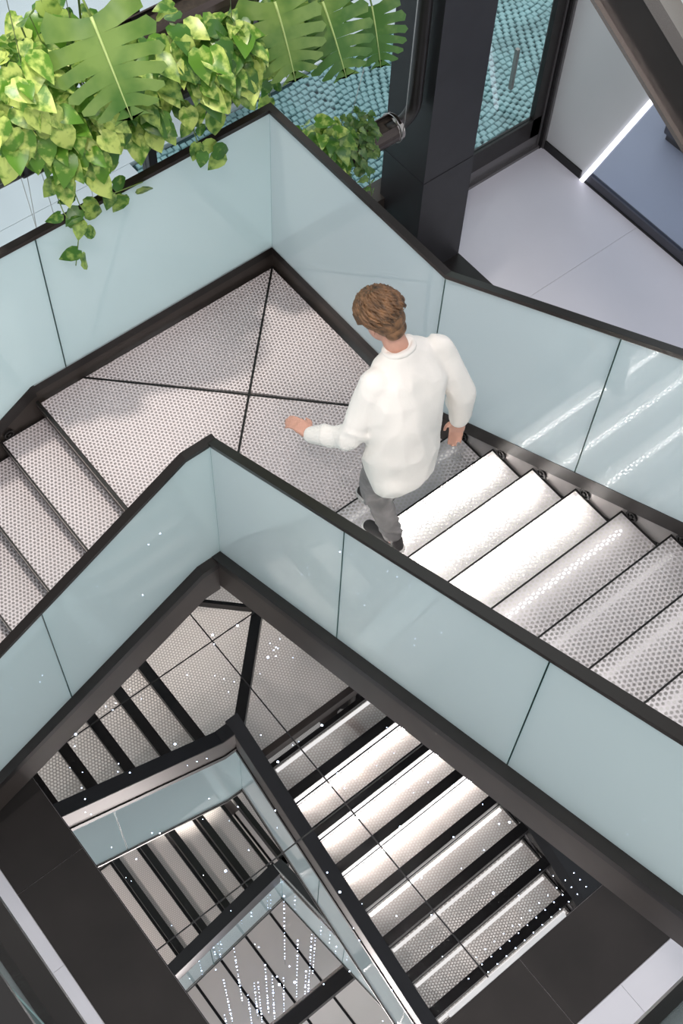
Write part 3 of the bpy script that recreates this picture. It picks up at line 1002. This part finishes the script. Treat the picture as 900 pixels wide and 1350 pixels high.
# soft folds at elbows and hem
for (a, b, r) in (((2.085, -1.045, 1.41), (2.055, -1.10, 1.36), .052), ((2.21, -0.49, 1.33), (2.17, -0.48, 1.28), .058),
                  ((2.245, -0.96, 1.13), (2.265, -0.80, 1.12), .105)):
    cap(bm, a, r, b, r * 0.9, 12)
remeshed('sweater', bm, 0.009, 8, 'sweater', body, 0.010, (6, 9, 4.5))
bm = bmesh.new()
cc = Vector((2.000, -0.758, 1.768))
tilt = Euler((0.0, -0.42, 0.0)).to_matrix()
ring = [cc + tilt @ Vector((0.066 * math.cos(k * PI / 12), 0.072 * math.sin(k * PI / 12), 0)) for k in range(25)]
bm_tube(bm, ring, 0.017, 10)
remeshed('collar', bm, 0.007, 3, 'sweater', body)

bm = bmesh.new()
loft(bm, [((2.18, -0.86, 1.06), .118, .165), ((2.185, -0.86, 1.16), .132, .178), ((2.18, -0.855, 1.24), .125, .168)])
for s in 'lr':
    cap(bm, P_[s + 'hip'], 0.096, P_[s + 'kn'], 0.072)
    cap(bm, P_[s + 'kn'], 0.071, Vector(P_[s + 'an']) + Vector((-0.012, 0, 0.045)), 0.052)
for k in range(6):
    z = 0.78 + 0.022 * k
    cap(bm, (2.135, -1.00, z), 0.014, (2.175, -0.90, z + 0.01), 0.014, 8)
for k in range(3):
    z = 0.50 + 0.025 * k
    cap(bm, (2.24, -0.935, z), 0.012, (2.28, -0.87, z), 0.012, 8)
remeshed('trousers', bm, 0.009, 5, 'jeans', body, 0.009, (9, 9, 17))


def shoe(heel, toe, name='shoe'):
    heel, toe = Vector(heel), Vector(toe)
    d = (toe - heel)
    bm = bmesh.new()
    cap(bm, heel + d * 0.14 + Vector((0, 0, 0.042)), 0.036, heel + d * 0.55 + Vector((0, 0, 0.046)), 0.042)
    cap(bm, heel + d * 0.55 + Vector((0, 0, 0.042)), 0.043, heel + d * 0.85 + Vector((0, 0, 0.034)), 0.036)
    cap(bm, heel + d * 0.16 + Vector((0, 0, 0.05)), 0.038, heel + d * 0.20 + Vector((0, 0, 0.095)), 0.038)
    s_ = remeshed(name, bm, 0.008, 4, 'shoe', body)
    bm = bmesh.new()
    n = Vector((-d.y, d.x, 0)).normalized()
    prof = [(0.0, 0.022), (0.06, 0.034), (0.3, 0.036), (0.55, 0.044), (0.78, 0.046), (0.92, 0.036), (1.0, 0.016)]
    pl = [heel + d * t + n * w for t, w in prof] + [heel + d * t - n * w for t, w in reversed(prof)]
    lo = [bm.verts.new(p_) for p_ in pl]
    hi = [bm.verts.new(p_ + Vector((0, 0, 0.028))) for p_ in pl]
    bm.faces.new(lo[::-1]); bm.faces.new(hi)
    for i in range(len(pl)):
        bm.faces.new((lo[i], lo[(i + 1) % len(pl)], hi[(i + 1) % len(pl)], hi[i]))
    link('sole', bm_mesh(bm, 'sole'), 'sole', s_)
shoe((2.318, -0.868, 0.3405), (2.045, -0.925, 0.3405))
shoe((2.040, -0.700, 0.1705), (1.775, -0.735, 0.1705))

bm = bmesh.new()
ell(bm, hp(0.018, 0, 0.042), (0.120, 0.098, 0.106), HR)
ell(bm, hp(0.060, 0, -0.005), (0.070, 0.084, 0.072), HR)
ell(bm, hp(0.078, 0, -0.055), (0.040, 0.062, 0.045), HR)
rnd = random.Random(3)
crown = Vector((0.035, 0.015, 0.135))
for k in range(420):
    # strands fan out from the crown over the skull
    th = rnd.uniform(0, 2 * PI)
    a0 = rnd.uniform(0.05, 1.25)
    ln = rnd.uniform(0.35, 0.75)
    pts = []
    for q in range(4):
        a = a0 + ln * q / 3
        back = 0.5 + 0.5 * math.cos(th)
        if a > 1.45 + 0.75 * back:
            a = 1.45 + 0.75 * back + 0.02 * q
        v = Vector((math.sin(a) * math.cos(th + 0.16 * q) * 0.121, math.sin(a) * math.sin(th + 0.16 * q) * 0.099, math.cos(a) * 0.110))
        lift = 1.01 + 0.06 * math.sin(q * 1.05) + rnd.uniform(-.02, .09)
        pts.append(hp(*(Vector((0.022, 0, 0.040)) + v * lift)))
    bm_tube(bm, pts, [0.0075, 0.009, 0.007, 0.0012], 5)
link('hair', bm_mesh(bm, 'hair', True), 'hair', body)
for s in (-1, 1):
    bm = bmesh.new()
    ell(bm, hp(-0.083, 0.030 * s, 0.006), (0.012, 0.013, 0.010), HR)
    link('eye', bm_mesh(bm, 'eye', True), 'sole', body)

# ------------------------------------------------------------------ planters and plants
TUBES = []
def pl_tube(label, x, z, y0, y1, r, chrome_to=None):
    t = thing('tube_planter', label, 'planter', (x, (y0 + y1) / 2, z))
    ym = (y0 + y1) / 2
    TUBES.append((x, z, y0, y1, r))
    def trough(nm, mat, ya, yb, ro, ri):
        bm = bmesh.new()
        angs = [math.radians(130) + math.radians(280) * k / 18 for k in range(19)]   # open over the top 80 degrees
        rows = [[bm.verts.new((q * math.cos(a), yy, q * math.sin(a))) for a in angs] for q, yy in ((ro, ya), (ro, yb), (ri, yb), (ri, ya))]
        for k in range(18):
            for m_ in range(4):
                A_, B_ = rows[m_], rows[(m_ + 1) % 4]
                bm.faces.new((A_[k], A_[k + 1], B_[k + 1], B_[k]))
        for k in (0, 18):
            bm.faces.new([rw[k] for rw in rows])
        o_ = link(nm, bm_mesh(bm, nm, False), mat, t)
        return o_
    trough('tube', 'tube', y0 - ym, y1 - ym, r, r * 0.93)
    trough('end_band', 'chrome', y1 - ym - 0.05, y1 - ym, r * 1.03, r)
    for yy in (y0, y1):
        bm = bmesh.new()
        sg = 0.006 if yy == y0 else -0.006
        bm_tube(bm, [(0, yy - ym, 0), (0, yy - ym + sg, 0)], r * 0.98, 20)
        link('end_plate', bm_mesh(bm, 'end_plate'), 'tube', t)
    bm = bmesh.new()
    n_ = 15
    prof = [(r * 0.925 * math.cos(a), r * 0.925 * math.sin(a)) for a in [PI + math.radians(-20) + math.radians(220) * k / (n_ - 1) for k in range(n_)]]
    lo_ = [bm.verts.new((p_[0], y0 - ym + 0.008, p_[1])) for p_ in prof]
    hi_ = [bm.verts.new((p_[0], y1 - ym - 0.008, p_[1])) for p_ in prof]
    for k in range(n_):
        bm.faces.new((lo_[k], lo_[(k + 1) % n_], hi_[(k + 1) % n_], hi_[k]))
    bm.faces.new(lo_); bm.faces.new(hi_)
    link('soil', bm_mesh(bm, 'soil'), 'soil', t)
    return t
pl_tube('long brown tube planter hanging above the outer balustrade', -0.20, 1.62, -1.42, 0.05, 0.085)
pipe = thing('steel_pipe', 'bare brushed steel pipe at the end of the hanging tube planter', 'pipe', (-0.2, -1.9, 1.62))
tube('pipe_body', 'chrome', [(0, -0.9, 0), (0, 0.49, 0)], 0.062, pipe, 20)
tube('pipe_collar', 'frame', [(0, 0.40, 0), (0, 0.46, 0)], 0.070, pipe, 20)
pl_tube('brown tube planter high up against the facade glass', -0.62, at(240, 22, 0, -0.62).z, at(140, 70, 0, -0.62).y, at(325, -20, 0, -0.62).y, 0.12)
pl_tube('brown tube planter with cut leaf plants beside the black column', -0.55, 1.36, 0.30, 1.45, 0.10)
pl_tube('short low tube planter joined to the downpipe beside the black column', -0.33, 0.20, 0.42, 1.32, 0.10)
dp = thing('downpipe', 'black downpipe bending into the low tube planter', 'pipe', (-0.33, 1.32, 0.20))
arc = [(0, -0.08, 0), (0, 0.02, 0)] + [(0, 0.02 + 0.14 * math.sin(a), 0.14 * (1 - math.cos(a))) for a in [k * PI / 12 for k in range(1, 7)]] + [(0, 0.16, 4.0), (0, 0.16, 9.0)]
tube('pipe_body', 'cap', arc, 0.050, dp, 16)
tube('pipe_clamp', 'chrome', [(0, -0.02, 0), (0, 0.01, 0)], 0.066, dp, 16)

def wire(a, b, label, grp=None):
    o = tube('hanging_wire', 'wire', [Vector(a), Vector(b)], 0.0022, None, 5)
    tag(o, label, 'wire', grp)
for y, lab in ((-1.35, 'thin steel wire holding the long tube planter beside the bare steel pipe'), (-1.05, 'thin steel wire holding the long tube planter amid the yellow pothos'), (-0.10, 'thin steel wire holding the long tube planter by the corner post')):
    wire((-0.2, y, 1.70), (-0.38, y - 0.02, 9.7), lab)
for y, y2 in ((-1.50, -1.30), (-1.46, -1.52), (-1.38, -1.16), (-1.10, -1.08)):
    wire((-0.2, y, 1.575 if y < -1.42 else 1.540), (-0.35, y2, ZF), 'thin steel wire stretched from the long tube planter to the floor', 'floor wires')
wire((-0.33, 0.85, 0.30), (-0.42, 1.12, 0.95), 'thin steel wire tied to the low tube planter')
bm = bmesh.new()
lp = [(-0.33 + 0.108 * math.cos(a), 1.285, 0.20 + 0.108 * math.sin(a)) for a in [k * PI / 12 for k in range(25)]]
bm_tube(bm, lp, 0.0032, 6)
bm_tube(bm, [(-0.222, 1.285, 0.20), (-0.215, 1.29, 0.35), (-0.20, 1.30, 3.4)], 0.0032, 6)
tag(link('hanging_wire', bm_mesh(bm, 'hanging_wire', True), 'wire'), 'pale cord looped round the low tube planter', 'wire')

def leaf_mesh(name, outline, fold=0.25, droop=0.30, notch=0.0):
    bm = bmesh.new()
    mid, lf, rt = [], [], []
    for t, w, back in outline:
        z = -droop * t * t
        mid.append(bm.verts.new((t, 0, z)))
        lf.append(bm.verts.new((t - back, w, z + fold * w)))
        rt.append(bm.verts.new((t - back, -w, z + fold * w)))
    for i in range(len(mid) - 1):
        for s_ in (lf, rt):
            try:
                bm.faces.new((mid[i], mid[i + 1], s_[i + 1], s_[i]))
            except ValueError:
                pass
    bmesh.ops.remove_doubles(bm, verts=bm.verts, dist=0.0005)
    return bm_mesh(bm, name, True)
POT = [leaf_mesh('leaf', [(0.0, 0.16, 0.10), (0.12, 0.36, 0.06), (0.35, 0.41, 0.02), (0.62, 0.30, 0), (0.85, 0.13, 0), (1.0, 0.0, 0)], f_, d_)
       for f_, d_ in ((0.22, 0.25), (0.40, 0.38), (0.10, 0.55))]
IVY = [leaf_mesh('leaf', [(0.0, 0.12, 0.10), (0.15, 0.40, 0.0), (0.35, 0.24, 0), (0.50, 0.30, 0), (0.70, 0.16, 0), (1.0, 0.0, 0)], 0.2, 0.3)]


def monstera_mesh(seed):
    """broad heart shaped leaf whose margin is cut into fingers by narrow slits"""
    rnd = random.Random(seed)
    bm = bmesh.new()
    T = [0.0, 0.17, 0.33, 0.48, 0.62, 0.75, 0.87, 1.0]
    HW = [0.40, 0.52, 0.55, 0.52, 0.45, 0.34, 0.20, 0.02]
    SW = [-0.24, -0.06, 0.04, 0.09, 0.12, 0.13, 0.11, 0.0]
    def pt(x, y):
        return bm.verts.new((x, y, -0.26 * x * x + 0.16 * abs(y) - 0.55 * y * y))
    for s in (-1, 1):
        for k in range(7):
            st = rnd.uniform(0.26, 0.40)
            prev = None
            for f in (0.0, st, 0.75, 0.96):
                g = 0.0 if f <= st else 0.034 * ((f - st) / (0.96 - st)) ** 0.5
                x0, x1 = T[k] + SW[k] * f * f + g, T[k + 1] + SW[k + 1] * f * f - g
                v0, v1 = pt(x0, HW[k] * f * s), pt(x1, HW[k + 1] * f * s)
                if prev:
                    bm.faces.new((prev[0], prev[1], v1, v0))
                prev = (v0, v1)
            w = (HW[k] + HW[k + 1]) / 2 + 0.035
            bm.faces.new((prev[0], prev[1], pt((T[k] + SW[k] + T[k + 1] + SW[k + 1]) / 2, w * s)))
    bmesh.ops.remove_doubles(bm, verts=bm.verts, dist=0.004)
    return bm_mesh(bm, 'leaf', True)
MON = [monstera_mesh(1), monstera_mesh(5)]


def put_leaf(mesh, mat, loc, tip, nrm, size, parent):
    if not mesh.materials:
        mesh.materials.append(M[mat])
    o = bpy.data.objects.new('leaf', mesh)
    COL.objects.link(o)
    X = Vector(tip).normalized()
    Z = Vector(nrm)
    Z = (Z - X * Z.dot(X))
    Z = Z.normalized() if Z.length > 1e-4 else X.orthogonal().normalized()
    Y = Z.cross(X)
    mt = Matrix((X, Y, Z)).transposed().to_4x4()
    o.parent = parent
    o.matrix_local = Matrix.Translation(Vector(loc) - parent.location) @ mt @ Matrix.Scale(size, 4)
    return o
POTD = [m.copy() for m in POT]
for m in POT: m.materials.append(M['pothos'])
for m in POTD: m.materials.append(M['pothosdark'])
for m in IVY: m.materials.append(M['ivy'])
for m in MON: m.materials.append(M['monstera'])


def world_tree(objs):
    vs, fs = [], []
    for o in objs:
        mw = o.matrix_world
        n0 = len(vs)
        vs += [mw @ v.co for v in o.data.vertices]
        fs += [tuple(n0 + i for i in p_.vertices) for p_ in o.data.polygons]
    return BVHTree.FromPolygons(vs, fs)


OBST = []
LEAVES = {}


def leaf_matrix(loc, tip, nrm, size):
    X = Vector(tip).normalized()
    Z = Vector(nrm)
    Z = (Z - X * Z.dot(X))
    Z = Z.normalized() if Z.length > 1e-4 else X.orthogonal().normalized()
    return Matrix.Translation(Vector(loc)) @ Matrix((X, Z.cross(X), Z)).transposed().to_4x4() @ Matrix.Scale(size, 4)


def leaf_state(mesh, loc, tip, nrm, size, owner):
    """(tree, cell, hits obstacle, number of other plants' leaves met)"""
    mt = leaf_matrix(loc, tip, nrm, size)
    vs = [mt @ v.co for v in mesh.vertices]
    tr = BVHTree.FromPolygons(vs, [tuple(p_.vertices) for p_ in mesh.polygons])
    c = sum(vs, Vector()) / len(vs)
    cell = tuple(int(math.floor(q / 0.16)) for q in c)
    if any(tr.overlap(t_) for t_ in OBST):
        return tr, cell, True, 99
    n = 0
    for dx in (-1, 0, 1):
        for dy in (-1, 0, 1):
            for dz in (-1, 0, 1):
                for ow, t_ in LEAVES.get((cell[0] + dx, cell[1] + dy, cell[2] + dz), ()):
                    if ow != owner and tr.overlap(t_):
                        n += 1
    return tr, cell, False, n


def try_leaf(make, owner, tries=40):
    """make() -> (mesh, loc, tip, normal, size); keeps the first candidate that meets nothing"""
    best = None
    for _ in range(tries):
        cand = make()
        tr, cell, bad, n = leaf_state(*cand, owner)
        if bad:
            continue
        if best is None or n < best[0]:
            best = (n, cand, tr, cell)
        if n == 0:
            break
    if best is None:
        return None
    LEAVES.setdefault(best[3], []).append((owner, best[2]))
    return best[1]


def rand_dir(r):
    v = Vector((r.gauss(0, 1), r.gauss(0, 1), r.gauss(0, 1)))
    return v.normalized()


def pothos(label, anchor, n, rad, seed, meshes=None, bright=0.7, size=(0.105, 0.165), shift=(0.05, 0, 0.10), group=None):
    r = random.Random(seed)
    t = thing('pothos_plant', label, 'plant', anchor, group)
    A = Vector(anchor)
    sb = bmesh.new()
    tx, tz, ty0, ty1, tr_ = min(TUBES, key=lambda q: abs(q[0] - A.x) + abs(q[1] - A.z) * 0.5 + max(0, q[2] - A.y, A.y - q[3]))
    lo_y, hi_y = ty0 + 0.06, ty1 - 0.06

    def make():
        v = rand_dir(r)
        q = r.random() ** 0.45
        c = A + Vector(shift) + Vector((v.x * rad[0], v.y * rad[1], v.z * rad[2])) * q
        out_ = (c - A); out_.z *= 0.5
        tip = out_.normalized() * 0.7 + Vector((0.35, -0.1, -0.75)) + rand_dir(r) * 0.55
        nrm = Vector((0.45, -0.35, 0.85)) + rand_dir(r) * 0.55 + out_.normalized() * 0.3
        return (r.choice(meshes or (POT if r.random() < bright else POTD)), c, tip, nrm, r.uniform(*size))
    for k in range(n):
        cand = try_leaf(make, label)
        if cand is None:
            continue
        put_leaf(cand[0], None, *cand[1:], t)
        c = cand[1]
        if k % 2 == 0:
            # stalk: out of the soil through the slot, over the lip, then to the leaf
            sy = min(max(c.y + r.uniform(-.05, .05), lo_y), hi_y)
            top = Vector((tx + r.uniform(-.2, .2) * tr_, sy, tz + tr_ * 1.25))
            pts = [Vector((tx, sy, tz + 0.2 * tr_)), top]
            if c.z < tz + tr_ * 1.1:
                sd = 1 if c.x >= tx else -1
                pts.append(Vector((tx + sd * (tr_ + 0.035), (sy + c.y) / 2, tz + tr_ * 0.9)))
            pts.append(c)
            one = bmesh.new()
            bm_tube(one, pts, 0.003, 4, False)
            st_tree = BVHTree.FromBMesh(one)
            one.free()
            if not any(st_tree.overlap(OBST[q_]) for q_ in (0, 1, 3)):
                bm_tube(sb, [p_ - t.location for p_ in pts], 0.003, 4, False)
    link('stems', bm_mesh(sb, 'stems', True), 'stem', t)
    return t


def vine(t, pts, nleaf, seed, size=(0.09, 0.13), meshes=None):
    """trailing vine with leaves, part of plant t"""
    r = random.Random(seed)
    P3 = [Vector(p_) for p_ in pts]
    if P3[-1].y < 0 and P3[-1].x > 0:
        # the part hanging on the stair side stays in front of glass and rail; the step over the rail clears its top
        cr = next(k for k in range(1, len(P3)) if P3[k].x > -0.02)
        a, b = P3[cr - 1], P3[cr]
        for k in range(cr, len(P3)):
            P3[k].x = max(P3[k].x, 0.045)
        yc = (a.y + b.y) / 2
        P3[cr:cr] = [Vector((-0.035, yc, max(1.40, min(a.z, 1.5)))), Vector((0.008, yc, 1.392)), Vector((0.045, yc, 1.375))]
        while len(P3) > cr + 3 and P3[cr + 3].z > 1.36:
            P3.pop(cr + 3)
    bm = bmesh.new()
    bm_tube(bm, [p_ - t.location for p_ in P3], 0.0032, 5)
    link('vine', bm_mesh(bm, 'vine', True), 'stem', t)
    for k in range(nleaf):
        f = (k + 0.6) / nleaf * (len(P3) - 1)
        i = min(int(f), len(P3) - 2)
        c0 = P3[i].lerp(P3[i + 1], f - i)
        sd = 1 if k % 2 else -1

        def make():
            tip = Vector((-0.10 * sd, 0.75 * sd, -0.55)) + rand_dir(r) * 0.4
            c = c0 + tip.normalized() * 0.02 + Vector((r.uniform(0, 0.025), 0, 0))
            return (r.choice(meshes or POTD), c, tip, Vector((0.8, -0.5, 0.55)) + rand_dir(r) * 0.4, r.uniform(*size))
        cand = try_leaf(make, t['label'], 60)
        if cand:
            put_leaf(cand[0], None, *cand[1:], t)


GP = 'pothos in the long tube planter'
def base_at(px, py, x):
    q = at(px, py, 0, x)
    return (x, q.y, q.z)
def monstera(label, leaves, anchor, tub):
    t = thing('monstera_plant', label, 'plant', anchor)
    A = Vector(anchor)
    for (px, py, x, tip, nrm, s, k) in leaves:
        c = at(px, py, 0, x)
        lf = put_leaf(MON[k], None, c, tip, nrm, s, t)
        tube('midrib', 'vein', [(q / 8, 0, -0.26 * (q / 8) ** 2 + 0.006) for q in range(9)], [0.016 * (1 - q / 9) + 0.003 for q in range(9)], lf, 5)
        tx, tz, ty0, ty1, tr_ = TUBES[tub]
        sy = min(max(c.y, ty0 + 0.08), ty1 - 0.08)
        tube('leaf_stalk', 'stem', [Vector(q) - A for q in ((tx, sy, tz + 0.2 * tr_), (tx, sy, tz + 1.5 * tr_), ((tx + c.x) / 2, (sy + c.y) / 2, max(c.z, tz + 1.5 * tr_) + 0.10))] + [c - A], 0.006, t, 6)
    return t
monstera('large split leaf monstera rising from the long tube planter', [(120, 22, -0.02, (0.75, -0.10, -0.75), (0.6, -0.35, 0.8), 0.50, 0)], base_at(150, 105, -0.2), 0)
monstera('pair of split monstera leaves hanging by the facade glass', [(362, 2, -0.30, (0.75, -0.1, -0.95), (0.7, -0.3, 0.7), 0.46, 1), (425, 2, -0.30, (0.75, -0.05, -0.85), (0.7, -0.35, 0.7), 0.46, 0)], base_at(395, 15, -0.55), 2)
monstera('single split monstera leaf hanging beside the downpipe', [(490, 8, -0.30, (0.7, -0.25, -0.8), (0.7, -0.4, 0.6), 0.36, 1)], base_at(490, 8, -0.55), 2)

bpy.context.view_layer.update()
OBST.append(world_tree([o for o in bpy.data.objects if o.type == 'MESH' and o.parent and o.parent.name.split('.')[0] in
                        ('tube_planter', 'steel_pipe', 'downpipe', 'steel_column', 'monstera_plant') and o.name.split('.')[0] not in ('soil',)]))
OBST.append(world_tree([o for o in bpy.data.objects if o.type == 'MESH' and o.parent and o.parent.name in ('balustrade', 'balustrade.001') and o.name.split('.')[0] in ('handrail', 'glass_panel')]))
OBST.append(world_tree([o for o in bpy.data.objects if o.type == 'MESH' and o.parent and o.parent.name == 'window_1']))
OBST.append(world_tree([o for o in bpy.data.objects if o.type == 'MESH' and o.name.split('.')[0] == 'hanging_wire']))
OBST.append(world_tree([o for o in bpy.data.objects if o.type == 'MESH' and o.name.split('.')[0] == 'soil']))

p1 = pothos('yellow variegated pothos spilling over the bare steel pipe', base_at(22, 148, -0.18), 85, (0.26, 0.24, 0.34), 11, bright=0.95)
p2 = pothos('yellow variegated pothos with a long vine hanging before the balustrade', base_at(88, 170, -0.16), 85, (0.26, 0.22, 0.38), 12, bright=0.9)
vine(p2, [base_at(92, 215, -0.05), base_at(96, 245, 0.02), base_at(104, 275, 0.06), base_at(104, 310, 0.08), base_at(100, 350, 0.09)], 10, 5)
vine(p2, [base_at(80, 215, -0.05), base_at(62, 250, 0.02), base_at(52, 262, 0.04)], 4, 6)
p3 = pothos('green pothos in the long tube planter under the split monstera leaf', base_at(160, 130, -0.18), 80, (0.24, 0.22, 0.34), 13, bright=0.35)
vine(p3, [base_at(130, 190, -0.05), base_at(140, 225, 0.02), base_at(165, 235, 0.04), base_at(188, 240, 0.05)], 8, 7)
p4 = pothos('broad leaved pothos draping over the balustrade near its corner', base_at(240, 95, -0.18), 85, (0.24, 0.22, 0.34), 14, bright=0.45)
vine(p4, [base_at(250, 150, -0.05), base_at(258, 178, 0.01), base_at(272, 192, 0.03), base_at(300, 197, 0.04)], 7, 8)
vine(p4, [base_at(180, 150, -0.095), base_at(183, 172, -0.08), base_at(186, 178, -0.08)], 2, 18)
p5 = pothos('pothos at the end of the long tube planter by the corner post', base_at(298, 85, -0.20), 45, (0.16, 0.16, 0.24), 15, bright=0.4)
p6 = pothos('pothos in the planter by the black column under cut leaves', base_at(365, 45, -0.5), 60, (0.20, 0.26, 0.26), 16, bright=0.35)
vine(p6, [base_at(360, 70, -0.45), base_at(352, 100, -0.42), base_at(356, 128, -0.40)], 5, 9)
vine(p6, [base_at(385, 60, -0.45), base_at(398, 75, -0.42), base_at(402, 80, -0.40)], 2, 19)
p7 = pothos('pothos growing high against the facade under the ceiling wires', base_at(60, 70, -0.55), 50, (0.25, 0.3, 0.25), 17, bright=0.4)
p8 = pothos('leafy pothos in the low tube planter behind the balustrade corner', base_at(420, 200, -0.31), 75, (0.18, 0.24, 0.26), 18, bright=0.5, size=(0.10, 0.15), shift=(0.02, 0, 0.02))
p9 = pothos('small leaved ivy trailing from the low tube planter to the handrail', base_at(465, 182, -0.30), 110, (0.16, 0.18, 0.27), 19, meshes=IVY, size=(0.055, 0.085), shift=(0.02, 0, -0.02))
vine(p9, [base_at(475, 200, -0.215), base_at(486, 230, -0.205), base_at(490, 258, -0.20)], 9, 10, (0.055, 0.08), IVY)

# ------------------------------------------------------------------ small lights
r = random.Random(21)
bm = bmesh.new()
def dome(bm, x, y, z, rad):
    c = bm.verts.new((x, y, z + rad * 0.8))
    ring = [bm.verts.new((x + rad * math.cos(k * PI / 3), y + rad * math.sin(k * PI / 3), z)) for k in range(6)]
    for k in range(6):
        bm.faces.new((ring[k], ring[(k + 1) % 6], c))
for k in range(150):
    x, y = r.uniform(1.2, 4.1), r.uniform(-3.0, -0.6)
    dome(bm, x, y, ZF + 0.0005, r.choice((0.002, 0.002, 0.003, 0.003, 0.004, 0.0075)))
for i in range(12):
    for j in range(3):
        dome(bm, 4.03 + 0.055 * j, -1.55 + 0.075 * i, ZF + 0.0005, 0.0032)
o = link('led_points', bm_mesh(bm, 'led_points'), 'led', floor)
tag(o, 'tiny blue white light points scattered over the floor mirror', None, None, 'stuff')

def in_frame(q):
    d = Vector(q) - CAM
    z = d.dot(fwd)
    return z > 0 and -20 < 450 + F_PX * d.dot(r2) / z < 920 and -20 < 675 - F_PX * d.dot(u2) / z < 1370
spots = []
while len(spots) < 14:
    q = (r.uniform(1.48, 2.18), r.uniform(-2.4, -0.9), r.uniform(5.6, 7.2))
    if not in_frame(q) and not in_frame((q[0], q[1], 9)) and all((q[0] - w[0]) ** 2 + (q[1] - w[1]) ** 2 > 0.02 for w in spots):
        spots.append(q)
for q in spots:
    t = thing('light_string', 'hanging string of tiny white lights high in the stairwell', 'light string', q, 'light strings in the well')
    hgt = 9.7 - q[2]
    tube('cord', 'frame', [(0, 0, 0), (0, 0, hgt)], 0.0015, t, 4)
    bm = bmesh.new()
    n = int(hgt / 0.2)
    for i in range(n):
        bmesh.ops.create_icosphere(bm, subdivisions=1, radius=r.choice((0.004, 0.005, 0.006, 0.010)), matrix=Matrix.Translation((0, 0, (i + r.uniform(-.2, .2)) * 0.2)))
    tag(link('bulbs', bm_mesh(bm, 'bulbs'), 'led', t), kind='stuff')
